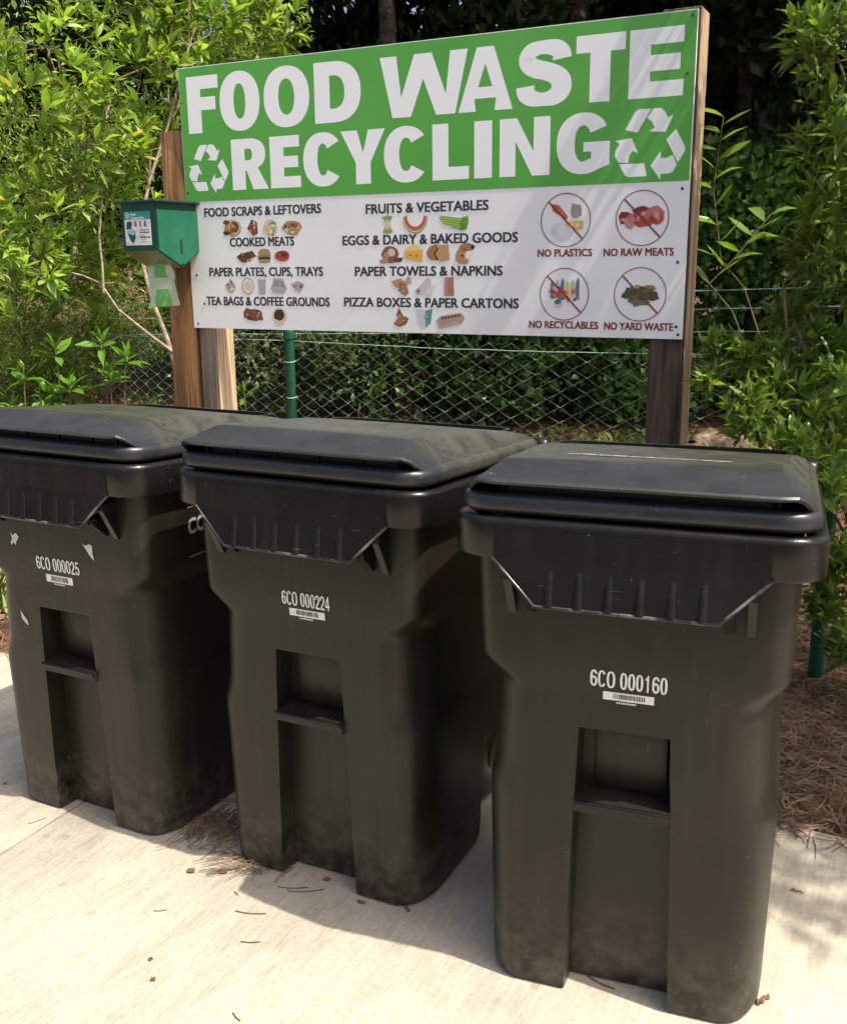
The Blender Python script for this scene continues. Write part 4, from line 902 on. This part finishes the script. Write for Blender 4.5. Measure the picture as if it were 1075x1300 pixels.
def shrub(name, label, cat, base, stems, sprays, n_per, L, shape, m_leaf, group=None, parts=0, spread=.9, twig_r=.003, bark='bark', lower_fill=None, m_fine=None, fineL=.04):
    """sprays: (centre, radius(3), twigs). Coordinates are world; the root sits at base."""
    root = empty(name, base, 0, label, cat, group); B = np.array(base, float)
    br = MB()
    for st in stems: 
        pts, r0, r1 = st; n = len(pts); br.tube([Vector(p)-Vector(base) for p in pts], [r0+(r1-r0)*i/(n-1) for i in range(n)], 7)
    br.build('trunk', M[bark], root, .9)
    tips, td = [], []; tw = MB(); stp = np.array([p for st in stems for p in st[0]])
    for c, rad, nt_ in sprays:
        c = np.array(c, float); rad = np.array(rad, float)
        # limb from nearest lower stem point
        cand = stp[np.argsort(np.linalg.norm(stp - (c - [0,0,.25]), axis=1))[:1]][0]
        mid = (cand+c)/2 + rng.normal(0, .05, 3) + np.array([0,0,.06])
        tw.tube([Vector(cand-B), Vector(mid-B), Vector(c-B)], [twig_r*2.4, twig_r*1.8, twig_r], 5, caps=False)
        dd = rnd_dir(nt_); rr_ = rng.uniform(.35, 1.0, nt_)**.5
        e = c + dd*rad*rr_[:,None]
        for i in range(nt_):
            o_ = dd[i]*rad; o_ = o_/np.linalg.norm(o_); dr = o_*.7 + np.array([0,0,.55]) + rng.normal(0,.25,3)
            tips.append(e[i]); td.append(dr)
            s_ = c + (e[i]-c)*rng.uniform(.0,.5); 
            tw.tube([Vector(s_-B), Vector((s_+e[i])/2-B+rng.normal(0,.01,3)), Vector(e[i]-B)], [twig_r, twig_r*.8, twig_r*.5], 3, caps=False)
    to = tw.build('twigs', M['twig'], root, .9, fix=False); to['kind'] = 'stuff'
    tips = np.array(tips); td = np.array(td)
    pos, dirs, sz = whorls(tips, td, n_per, L, spread)
    if parts:
        ok, Y = in_view(pos); sc = np.where(ok, sz/np.maximum(Y, .1), 0)
        idx = np.argsort(-sc)[:parts]; mask = np.zeros(len(pos), bool); mask[idx] = True
        leaf_parts(root, pos[mask]-B, dirs[mask], sz[mask], shape, m_leaf, name+str(L)); pos, dirs, sz = pos[~mask], dirs[~mask], sz[~mask]
    leaf_cloud('foliage', pos-B, dirs, sz, shape, m_leaf, root)
    if m_fine is not None:
        k = lower_fill; ci = rng.integers(0, len(sprays), k); C_ = np.array([s[0] for s in sprays])[ci]; Rr = np.array([s[1] for s in sprays])[ci]
        p2 = C_ + rnd_dir(k)*Rr*(rng.uniform(0, 1.15, k)**.5)[:,None]
        leaf_cloud('small_foliage', p2-B, rnd_dir(k)+np.array([0,0,.5]), rng.uniform(.6,1.3,k)*fineL, leaf_shape('simple', .16), m_fine, root)
    return root

BL_ = leaf_shape('blade', .24)
def px(X, Yp, D):
    """world point seen at photo pixel (X,Yp) at forward distance D"""
    a = (X-537.5)/1287; b_ = -(Yp-650)/1287; cr, sr = math.cos(ROLL), math.sin(ROLL)
    u = cr*a + sr*b_; v = -sr*a + cr*b_; c, s = math.cos(PITCH), math.sin(PITCH)
    d = np.array([u, c+s*v, -s+c*v]); t = D/d[1]; return np.array([0,0,CAM_H]) + d*t

def G(x, y): return (x, y, gz(x, y))
# -- left: tall broadleaf shrubs beside and behind the sign
b0 = px(222, 560, 6.0); b0[2] = gz(b0[0], b0[1])
sprays = []
for (X, Yp, D, r, k) in [(60,60,5.6,.42,34),(150,20,6.2,.40,34),(20,150,5.4,.36,30),(110,160,5.8,.36,34),(180,90,6.2,.38,36),(200,170,6.3,.26,20),(60,250,5.7,.36,34),(135,250,6.1,.30,28),
        (240,40,6.4,.34,32),(300,10,6.5,.34,32),(350,30,6.6,.24,20),(20,330,5.6,.36,30),(95,345,6.2,.32,28),(150,330,6.4,.24,18),(250,100,6.6,.3,18),(-40,80,5.4,.4,24),(-40,300,5.4,.4,24),(-60,450,5.6,.35,18),(30,420,6.2,.3,24),(120,-50,6.3,.4,14),(260,-50,6.6,.35,14)]:
    p = px(X, Yp, D+.25); sprays.append((p, (r, r*.9, r*.8), int(k*.62)))
st1 = [px(228,560,6.0), px(224,470,6.0), px(213,432,6.02), px(195,385,6.05), px(182,338,6.1), px(176,300,6.15), px(190,230,6.2), px(213,160,6.3), px(240,60,6.4)]
st2 = [px(220,447,6.0), px(190,425,6.0), px(150,393,6.0), px(128,360,6.02), px(105,350,6.0), px(60,340,5.95), px(20,300,5.9)]
st3 = [px(132,372,6.0), px(130,335,6.0), px(126,300,6.05), px(130,250,6.1), px(110,190,6.0), px(80,120,5.9), px(60,60,5.9)]
st1[0] = (b0[0], b0[1], b0[2]-.05)
shrub('broadleaf_shrub', 'tall sunlit yellow green shrub with long whorled leaves left of the signboard', 'shrub', tuple(b0), [(st1, .019, .007), (st2, .011, .005), (st3, .008, .004)],
      sprays, 11, .135, BL_, M['leaf_left'], 'broadleaf shrubs around the sign', 300, m_fine=M['leaf_fine'], lower_fill=7000, fineL=.05)
# -- behind that, fine-leaved shrub
sprays = [(px(X, Yp, D), (r, r, r), k) for X, Yp, D, r, k in [(40,230,7.6,.5,40),(130,200,7.8,.4,26),(60,380,7.4,.5,40),(150,420,7.6,.35,30),(300,60,8.4,.4,20),(0,460,7.2,.4,34),(70,480,7.2,.3,26),(-60,330,7.4,.6,30)]]
bb = px(90, 560, 7.5); bb[2] = gz(bb[0], bb[1])
shrub('fine_leaved_shrub', 'dense fine leaved yellow green bush at the far left behind the tall shrub', 'shrub', tuple(bb), [([bb, px(90,420,7.5), px(100,250,7.7), px(150,100,8)], .03, .01)],
      sprays, 8, .075, leaf_shape('simple', .13), M['leaf_fine'], None, 0, m_fine=M['leaf_fine'], lower_fill=17000, fineL=.05)
# -- seedlings with big fresh leaves
def seedling(label, X, Yp, D, heads, L=.16, n=11, base_y=None):
    bp = px(X, Yp, D); bp[2] = gz(bp[0], bp[1]); root = empty('broadleaf_seedling', tuple(bp), 0, label, 'plant', 'young broadleaf plants by the fence')
    s = MB(); tips = []; td = []
    for hx, hy in heads:
        t = px(hx, hy, D); s.tube([(0,0,0), Vector((t-bp)*.5+np.array([.02,0,.03])), Vector(t-bp)], [.006,.005,.003], 5); tips.append(t-bp); td.append(np.array([(hx-X)*.002, -.25, 1.]))
    s.build('stem', M['twig'], root, .9)
    pos, dirs, sz = whorls(tips, td, n, L, 1.5, .25); dirs[:,2] -= .25
    leaf_parts(root, pos, dirs, sz, leaf_shape('blade', .24), M['leaf_seed'], 'seed')
seedling('fresh green seedling with two whorls of long leaves in front of the fence at left', 80, 560, 5.9, [(70,440),(88,485),(60,500)], .17)
seedling('fresh green seedling with drooping long leaves just left of the dispenser post', 135, 560, 5.9, [(128,430),(160,450),(140,475)], .15)
seedling('tiny bright seedling poking up behind the left cart', 192, 540, 5.4, [(190,512)], .10, 5)
seedling('small bright leaved seedling right of the left sign post', 312, 560, 5.6, [(310,498)], .12, 7)
seedling('low fresh green seedling at the far left edge above the left cart', 20, 560, 5.7, [(30,470),(15,515),(50,520)], .13)
# -- right: glossy shrub in front of the fence and tree over it
rb = np.array([1.95, 3.75, 0]); rb[2] = gz(1.95, 3.75)
sprays = [(px(X, Yp, D), (r, r, r*.9), k) for X, Yp, D, r, k in
   [(1050,40,3.9,.15,14),(1065,150,3.9,.15,16),(1030,190,4.0,.10,10),(1060,260,3.9,.15,18),(1035,320,4.0,.12,12),(1080,340,3.8,.16,16),(1000,400,4.0,.08,5),
    (1040,440,3.9,.14,18),(985,455,3.9,.10,12),(940,450,3.9,.06,5),(1000,500,3.8,.13,17),(960,520,3.7,.11,13),(1050,540,3.7,.14,18),(1010,570,3.55,.10,13),(1040,610,3.5,.10,12),(910,440,3.95,.05,4),(900,480,3.9,.04,3),
    (1065,700,3.6,.10,14),(1050,760,3.6,.09,10),(1068,820,3.6,.08,8),(1100,600,3.6,.2,18),(1120,450,3.7,.25,22),(1110,200,3.8,.25,22),(1120,60,3.8,.3,24),(1100,-60,3.9,.3,24),(1010,-190,3.75,.22,9),(1080,-260,3.7,.25,10),(960,-240,3.85,.16,5),(1180,330,3.6,.3,24),(1190,700,3.5,.25,16),(1160,850,3.5,.15,10)]]
shrub('glossy_shrub', 'glossy dark green shrub with pointed leaves at the right edge beside the right cart', 'shrub', tuple(rb),
      [([rb, px(1085,700,3.7), px(1075,560,3.75), px(1090,400,3.8), px(1095,200,3.85), px(1085,20,3.9)], .022, .008), ([px(1075,570,3.75), px(1045,520,3.8), px(1000,480,3.85), px(950,455,3.9), px(905,425,3.95)], .009, .003), ([px(1085,560,3.75), px(1040,480,3.85), px(1000,440,3.9)], .008, .003)],
      sprays, 10, .100, leaf_shape('blade', .235), M['leaf_right'], None, 300, spread=1.0, m_fine=M['leaf_right'], lower_fill=3200, fineL=.05)
# -- sprigs reaching out right of the sign
def sprig(label, pts, L, n, D):
    P = [px(a, b_, D) for a, b_ in pts]; base = P[0]; root = empty('leafy_sapling', (base[0], base[1], gz(base[0], base[1])), 0, label, 'plant'); B = np.array(root.location)
    s = MB(); q0 = np.array([base[0]+.42, base[1]-.05, gz(base[0]+.42, base[1]-.05)]); q1 = q0+[-.03,0,.75]; q2 = P[0]*.75+q0*.25; q2[2] = P[0][2]-.12; s.tube([Vector(p-B) for p in [q0, q1, q2]+P], [.006,.005,.004]+[.003]*len(P), 5); s.build('stem', M['twig'], root, .9)
    pos, dirs = [], []
    for i in range(n):
        f = i/(n-1); k = f*(len(P)-1-1e-6); j = int(k); p = P[j] + (P[j+1]-P[j])*(k-j); d = P[j+1]-P[j]; d /= np.linalg.norm(d); sd = 1 if i % 2 else -1
        pos.append(p-B); dirs.append(d*.6 + sd*np.array([.8,-.3,.1]) + rng.normal(0,.15,3))
    leaf_parts(root, np.array(pos), np.array(dirs), np.full(n, L)*rng.uniform(.8,1.15,n), leaf_shape('blade', .30), M['leaf_right'], 'sprig')
sprig('slender sapling with long pointed leaves right of the top half of the sign', [(915,330),(905,240),(912,190),(918,148)], .135, 13, 4.6)
sprig('low sapling branch with broad leaves right of the middle of the sign', [(900,360),(930,330),(955,300),(978,272)], .13, 10, 4.6)

# -- ivy covered thicket beyond the fence
def clump_cloud(name, label, cat, boxes, n, L, m, shape, kind='stuff', base=None, parent=None, group=None, out=(0,-.6,.4)):
    """boxes: list of ellipsoids (centre, radii); leaves concentrate near their surfaces"""
    vol = np.array([np.prod(b_[1])**.667 for b_ in boxes]); idx = rng.choice(len(boxes), n, p=vol/vol.sum())
    C_ = np.array([b_[0] for b_ in boxes])[idx]; R_ = np.array([b_[1] for b_ in boxes])[idx]; d = rnd_dir(n); q = rng.uniform(.55, 1.05, n)
    pos = C_ + d*R_*q[:,None]
    return leaf_cloud(name, pos - (np.array(base) if base is not None else 0), d*.5 + np.array(out) + rng.normal(0,.5,(n,3)), L*rng.uniform(.6,1.3,n), shape, m, parent, up=d+rng.normal(0,.6,(n,3)), kind=kind)
def ells(x0, x1, y0, y1, z0, z1, n, r):
    o = []
    for _ in range(n):
        x, y = rng.uniform(x0, x1), rng.uniform(y0, y1); rr_ = r*rng.uniform(.7, 1.4); o.append(((x, y, rng.uniform(z0, z1)), (rr_*1.2, rr_, rr_)))
    return o
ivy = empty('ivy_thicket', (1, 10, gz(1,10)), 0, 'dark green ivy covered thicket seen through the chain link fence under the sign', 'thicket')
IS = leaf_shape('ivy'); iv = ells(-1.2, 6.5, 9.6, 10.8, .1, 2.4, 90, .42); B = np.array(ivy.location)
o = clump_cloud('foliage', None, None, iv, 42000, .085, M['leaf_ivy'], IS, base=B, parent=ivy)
pal = empty('pale_leaved_shrub', (-1.9, 8.9, gz(-1.9,8.9)), 0, 'shrub with pale sunlit leaves seen through the fence right of the green fence post', 'shrub')
clump_cloud('foliage', None, None, ells(-2.1, -.75, 8.6, 9.2, .45, 1.5, 16, .25), 3800, .075, M['leaf_pale'], leaf_shape('simple', .22), base=pal.location, parent=pal)
clump_cloud('foliage', None, None, ells(-2.3, -.5, 9.0, 9.8, .2, 1.9, 22, .4), 9000, .08, M['leaf_ivy'], leaf_shape('simple', .22), base=pal.location, parent=pal)
s = MB(); s.tube([(0,0,0),(.1,0,.5),(.3,.1,1.2)], [.02,.015,.008], 6); s.tube([(0,0,0),(.3,0,.6),(.8,.1,1.3)], [.018,.012,.006], 6); s.build('stem', M['bark_dark'], pal, .9)
# -- dark woodland: individual trees
def forest_tree(label, x, y, h, r, crown_z, nleaf, m='leaf_dark', L=.16, name='woodland_tree', trunk_r=.14, lobes=26, bark='bark_dark', shape=None, group='trees of the dark wood behind the fence'):
    root = empty(name, (x, y, gz(x, y)-.05), 0, label, 'tree', group)
    t = MB(); lean = rng.normal(0, .12, 2); P = [(lean[0]*k/6*1.5, lean[1]*k/6*1.5, h*.92*k/6) for k in range(7)]; t.tube(P, [trunk_r*(1-.8*k/6) for k in range(7)], 10)
    t.build('trunk', M[bark], root, .9)
    bx = []; br = MB()
    for _ in range(lobes):
        a = rng.uniform(0, 6.28); q = r*rng.uniform(.1, 1)**.6; z = rng.uniform(crown_z, h); c = (q*math.cos(a), q*math.sin(a), z); rr_ = rng.uniform(.35, .7)*r*.5
        bx.append((c, (rr_*1.25, rr_*1.25, rr_*.75))); zz = max(.5, z-.9); br.tube([(lean[0]*zz/h, lean[1]*zz/h, min(zz, h*.9)), (c[0]*.5, c[1]*.5, z-.35), c], [trunk_r*.3, trunk_r*.2, trunk_r*.08], 5, caps=False)
    br.build('limbs', M[bark], root, .9, fix=False)
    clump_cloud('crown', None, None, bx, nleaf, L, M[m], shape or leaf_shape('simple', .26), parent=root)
T_ = [('dark woodland tree just right of the top corner of the sign', 4.3, 13.3, 8.4, 2.3, 1.5, 14000), ('dark woodland tree in the gap behind the right half of the sign', 2.3, 13.8, 8.4, 2.2, 2, 12000), ('dark woodland tree behind the left half of the sign', -1.6, 12.2, 7.0, 2.0, 1.0, 13000), ('dark woodland tree behind the middle of the sign', 1.2, 12.6, 7.5, 2.2, 1.2, 14000),
      ('dark woodland tree right of the sign', 3.4, 11.4, 7.2, 2.1, .8, 15000), ('dark leafy tree at the far right behind the glossy shrub', 5.8, 11.2, 6.8, 2.2, .6, 12000),
      ('dark tree at the far left behind the bright shrubs', -5.4, 12.4, 6.6, 2.3, .8, 12000), ('tall dark tree deep in the wood left of centre', -3.6, 14.5, 8.4, 2.6, 1.5, 13000),
      ('tall dark tree deep in the wood right of centre', 3.2, 15.0, 9.0, 3.0, 1.5, 13000), ('tall dark tree deep in the wood at far right', 7.8, 14.5, 8.6, 3.0, 1, 12000), ('tall dark tree deep in the wood at the centre', .2, 16.5, 9.0, 3.0, 1, 12000), ('tall dark tree deep in the wood at far left', -8.2, 14, 7.4, 2.8, 1, 11000)]
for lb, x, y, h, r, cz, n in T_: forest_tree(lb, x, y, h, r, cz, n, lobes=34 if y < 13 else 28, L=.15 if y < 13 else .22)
# pine with a thick trunk whose bark shows above the sign
pb = px(700, 5, 10.6)
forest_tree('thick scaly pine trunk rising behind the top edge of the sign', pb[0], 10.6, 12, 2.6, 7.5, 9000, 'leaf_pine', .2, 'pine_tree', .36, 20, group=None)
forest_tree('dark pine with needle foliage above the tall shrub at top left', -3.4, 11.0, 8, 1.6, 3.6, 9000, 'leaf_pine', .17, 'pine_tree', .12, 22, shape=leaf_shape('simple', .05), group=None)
# overhanging canopy of two tall trees that keeps the wood in shade and dapples the right of the slab
forest_tree('tall overhanging broadleaf tree reaching above the picture behind the fence', 3.8, 9.0, 6.9, 3.2, 4.5, 8000, L=.2, lobes=40, name='canopy_tree', group=None)
forest_tree('tall overhanging broadleaf tree above the left of the wood', -.2, 10.0, 7.0, 2.2, 4.9, 4500, L=.2, lobes=26, name='canopy_tree', group=None)
# tree at the right, beyond the picture: dapples the slab and straw beside the right cart
forest_tree('spreading shade tree standing right of the picture beside the slab', 3.75, 1.85, 4.6, 1.35, 3.1, 7500, 'leaf_right', .11, 'shade_tree', .09, 30, group=None, shape=leaf_shape('blade', .30))
# -- loose rocks beyond the fence
def rock(x, y, s, label, sd):
    bm = bmesh.new(); bmesh.ops.create_icosphere(bm, subdivisions=2, radius=1); r = random.Random(sd)
    cuts = [Vector((r.uniform(-1,1), r.uniform(-1,1), r.uniform(-.3,1))).normalized() for _ in range(9)]
    for v in bm.verts:
        for c in cuts:
            d = v.co.dot(c)
            if d > .62: v.co -= c*(d-.62)
        v.co = Vector((v.co.x*s[0], v.co.y*s[1], v.co.z*s[2]))*(1+r.uniform(-.03,.03))
    me = bpy.data.meshes.new('rock'); bm.to_mesh(me); bm.free(); me.materials.append(M['rock'])
    o = link(bpy.data.objects.new('rock', me)); o.location = (x, y, gz(x, y)+s[2]*.35); o.rotation_euler = (0, 0, r.uniform(0, 3)); tag(o, label, 'rock', 'tan rocks beyond the fence')
def on_ground(X, Yp):
    D = 8.0
    for _ in range(40):
        p = px(X, Yp, D); g = gz(p[0], p[1]); D += (p[2]-g)*3.0
        D = min(max(D, 2), 16)
    return px(X, Yp, D)
for X, Yp, s, lb, sd in [(520,536,(.30,.2,.17),'largest tan rock behind the fence left of the sign centre',1),(462,537,(.14,.1,.05),'small flat reddish rock beside the larger tan rock',2),(900,566,(.22,.18,.14),'tan rock beyond the fence just right of the right sign post',3),(932,572,(.24,.18,.12),'broad pinkish rock right of the right sign post',4),(885,575,(.12,.1,.08),'small tan rock at the foot of the right sign post view',5),(8,742,(.16,.12,.07),'tan edging stone on the ground at the far left behind the left cart',6)]:
    p = on_ground(X, Yp); rock(p[0], p[1], s, lb, sd)

# -- pine straw: thousands of needles on the planted ground
def needle_strips(name, pos, ang, ln, m, w=.0022, parent=None, curve=.25, tilt=.12):
    n = len(pos); k = 4; t = np.linspace(-.5, .5, k)
    cu = rng.normal(0, curve, n); d = np.stack([np.cos(ang), np.sin(ang)], 1); nn = np.stack([-np.sin(ang), np.cos(ang)], 1)
    tz = rng.normal(0, tilt, n)
    V = np.zeros((n, k, 2, 3))
    for i, q in enumerate(t):
        c = pos[:,:2] + d*(q*ln)[:,None] + nn*((q*q-.1)*cu*ln)[:,None]
        for s_, sg in ((0,-1),(1,1)):
            V[:,i,s_,:2] = c + nn*sg*w/2; V[:,i,s_,2] = pos[:,2] + tz*q*ln + (.0012 if s_ else 0)
    base = (np.arange(n)*k*2)[:,None,None]; T = np.array([(i*2, i*2+1, i*2+3, i*2+2) for i in range(k-1)])
    F = (T[None]+base).reshape(-1,4); me = bpy.data.meshes.new(name); me.vertices.add(n*k*2); me.vertices.foreach_set('co', V.astype(np.float32).ravel())
    nf = len(F); me.loops.add(nf*4); me.loops.foreach_set('vertex_index', F.astype(np.int32).ravel()); me.polygons.add(nf); me.polygons.foreach_set('loop_start', np.arange(nf, dtype=np.int32)*4); me.update(); me.materials.append(m)
    o = bpy.data.objects.new(name, me); link(o, parent); return o
def scatter_ground(n, u0, u1, v0, v1):
    u = rng.uniform(u0, u1, n); v = rng.uniform(v0, v1, n); P = np.array([RW(a, b_) for a, b_ in zip(u, v)]); P[:,2] = [gz(x, y)+rng.uniform(0,.03) for x, y, _ in P]; return P
P1 = scatter_ground(26000, 1.6, 5.4, -1.47, 1.0)
o = needle_strips('pine_straw', P1, rng.uniform(0, 6.28, len(P1)), rng.uniform(.06,.16,len(P1)), M['needle'], .0030, None, .3, .18); tag(o, 'reddish brown pine straw covering the ground right of and behind the carts', 'pine straw', kind='stuff')
P1 = scatter_ground(9000, -3.5, 1.6, -1.45, 4.0)
o = needle_strips('pine_straw', P1, rng.uniform(0, 6.28, len(P1)), rng.uniform(.08,.18,len(P1)), M['needle'], .004, None, .3, .2); tag(o, 'brown pine straw on the ground left of the sign posts', 'pine straw', kind='stuff')
n = 900; u = rng.uniform(-.5, 5, n); v = -1.49 - np.abs(rng.normal(0, .05, n)); u = np.where(rng.random(n) < .6, rng.uniform(2.2, 4.6, n), u); P1 = np.array([RW(a, b_) for a, b_ in zip(u, v)]); P1[:,2] = rng.uniform(.002, .012, n)
o = needle_strips('pine_straw', P1, rng.uniform(0, 6.28, n), rng.uniform(.04,.12,n), M['needle'], .0022, None, .3, .05); tag(o, 'loose pine needles spilling over the back edge of the concrete slab', 'pine straw', kind='stuff')
# dead leaves among the straw and beyond the fence
n = 9000; Pd = np.stack([rng.uniform(-7, 7, n), rng.uniform(4, 11, n), np.zeros(n)], 1); keep = np.array([ruv(x, y)[1] > -1.35 for x, y, _ in Pd]); Pd = Pd[keep]; Pd[:,2] = [gz(x, y)+.02 for x, y, _ in Pd]
o = leaf_cloud('fallen_leaves', Pd, rnd_dir(len(Pd))*np.array([1,1,.3]), rng.uniform(.04,.10,len(Pd)), leaf_shape('simple', .3), M['dead_leaf']); tag(o, 'fallen brown leaves scattered on the ground around the fence', 'fallen leaves')
# low green weeds at left edge of the slab and by the fence
n = 7000; u = rng.uniform(-3.5, .9, n); v = rng.uniform(-1.46, .6, n); Pg = np.array([RW(a, b_) for a, b_ in zip(u, v)]); keep = (np.sin(Pg[:,0]*5)+np.sin(Pg[:,1]*4+1)+rng.normal(0,.5,n)) > -.2; Pg = Pg[keep]; Pg[:,2] = [gz(x, y) for x, y, _ in Pg]
o = leaf_cloud('ground_weeds', Pg, rnd_dir(len(Pg))*np.array([.7,.7,.2])+np.array([0,0,1.]), rng.uniform(.05,.16,len(Pg)), leaf_shape('simple', .07), M['grass']); tag(o, 'low green grass and weeds growing behind the slab at the left', 'weeds')
n = 5000; Pg = np.stack([rng.uniform(-5, 5, n), rng.uniform(7.2, 9.4, n), np.zeros(n)], 1); Pg[:,2] = [gz(x, y) for x, y, _ in Pg]
o = leaf_cloud('ground_weeds', Pg, rnd_dir(n)*np.array([.9,.9,.2])+np.array([0,0,.8]), rng.uniform(.05,.13,n), leaf_shape('simple', .16), M['leaf_fine']); tag(o, 'sparse low weeds on the leaf litter beyond the fence', 'weeds')

# ================================================================== LITTER ON THE SLAB
def gp_(X, Yp):
    D = 2.
    d = px(X, Yp, 1.0) - np.array([0,0,CAM_H]); t = -CAM_H/d[2]; return (np.array([0,0,CAM_H])+d*t)[:2]
c0 = gp_(283,1052); n = 190; P2 = np.zeros((n,3)); P2[:,0] = c0[0]+rng.normal(0,.060,n); P2[:,1] = c0[1]+rng.normal(0,.05,n); P2[:,2] = rng.uniform(.002,.018,n)
o = needle_strips('needle_clump', P2, rng.normal(.9,.7,n), rng.uniform(.04,.10,n), M['needle'], .0016, None, .25, .08); tag(o, 'clump of brown pine needles on the concrete between the left and middle carts', 'pine needles', kind='stuff')
c0 = gp_(315,1098); n = 70; P2 = np.zeros((n,3)); P2[:,0] = c0[0]+rng.normal(0,.06,n); P2[:,1] = c0[1]+rng.normal(0,.03,n); P2[:,2] = rng.uniform(.002,.012,n)
o = needle_strips('needle_clump', P2, rng.normal(.2,.6,n), rng.uniform(.04,.09,n), M['needle'], .0015, None, .25, .06); tag(o, 'small clump of brown pine needles at the front left foot of the middle cart', 'pine needles', kind='stuff')
def litter(kind, X, Yp, ang, ln, label, w=.0022, group=None):
    p = gp_(X, Yp)
    if kind == 'needle':
        b = MB(); pts = []
        for k in range(7): q = k/6-.5; pts.append((q*ln, (q*q-.1)*ln*.28, .0022)); 
        b.tube(pts, w*.55, 4); o = b.build('pine_needle', M['needle'], None, .9)
    elif kind == 'twig':
        b = MB(); pts = [(q*ln, .004*math.sin(q*14), .004) for q in np.linspace(-.5,.5,7)]; b.tube(pts, [w, w*1.1, w, w*.9, w, w*.8, w*.5], 6); o = b.build('twig', M['dead_leaf'] if w > .003 else M['twig'], None, .9)
    else:
        P, T = leaf_shape('blade', .62 if kind == 'leaf' else .3); o = mesh_obj('fallen_leaf', [(x*ln, y*ln, z*ln*.5+.004) for x, y, z in P], [tuple(int(i) for i in t) for t in T], M['dead_leaf'], None, 9)
    o.location = (p[0], p[1], 0.0005); o.rotation_euler = (0, 0, ang); tag(o, label, {'needle': 'pine needle', 'twig': 'twig'}.get(kind, 'fallen leaf'), group)
NG = 'single pine needles lying on the concrete'
litter('needle', 318, 1160, -.15, .075, 'curved pine needle on sunlit concrete before the gap between left and middle carts', .0022, NG)
litter('needle', 318, 1197, -.05, .045, 'short reddish pine needle on sunlit concrete below the curved one', .0022, NG)
litter('needle', 204, 1157, .1, .032, 'small pine needle on the sunlit concrete in front of the left cart', .0018, NG)
litter('needle', 388, 1132, .05, .09, 'long pine needle in the shade below the slot of the middle cart', .0020, NG)
litter('needle', 372, 1128, -.05, .075, 'pine needle in the shade at the left foot of the middle cart', .0020, NG)
litter('needle', 300, 1292, -.9, .03, 'pine needle near the bottom edge of the picture on sunlit concrete', .0020, NG)
litter('needle', 48, 1043, .7, .05, 'thin needle on the sunlit concrete in front of the left foot of the left cart', .0014, NG)
litter('leaf', 247, 1109, .9, .028, 'reddish dead leaf on sunlit concrete left of the middle cart')
litter('leaf', 290, 1109, 1.2, .030, 'brown dead leaf touching the shadow corner left of the middle cart')
litter('leaf', 420, 1118, 1.4, .022, 'curled brown leaf inside the slot of the middle cart')
litter('leaf', 300, 1092, .3, .026, 'dark dead leaf at the edge of the needle clump')
litter('twig', 517, 1156, -1.1, .022, 'short bent brown twig in front of the middle cart', .003)
litter('twig', 459, 1147, -.4, .018, 'tiny pale twig under the right foot of the middle cart', .003)
litter('twig', 968, 1271, .62, .040, 'thick reddish brown twig beside the right foot of the right cart', .0045)
litter('twig', 1012, 1133, -.5, .030, 'thin dark twig on the shaded concrete right of the right cart', .0018)
litter('needle', 757, 1246, -.75, .085, 'long pale stalk curling out of the slot of the right cart', .0030, NG)
litter('needle', 765, 1232, 1.3, .030, 'short upright pale stalk in the slot of the right cart', .0026, NG)
litter('needle', 300, 1135, 2.2, .02, 'tiny dark needle left of the long shaded ones', .0018, NG)
litter('twig', 195, 1245, .3, .008, 'dark bark crumb on the sunlit concrete in the lower left', .003)
litter('twig', 192, 1219, .8, .007, 'smallest dark bark crumb on the sunlit concrete in the lower left', .0025)
litter('leaf', 8, 997, .5, .016, 'little dark leaf in the shade left of the left cart')
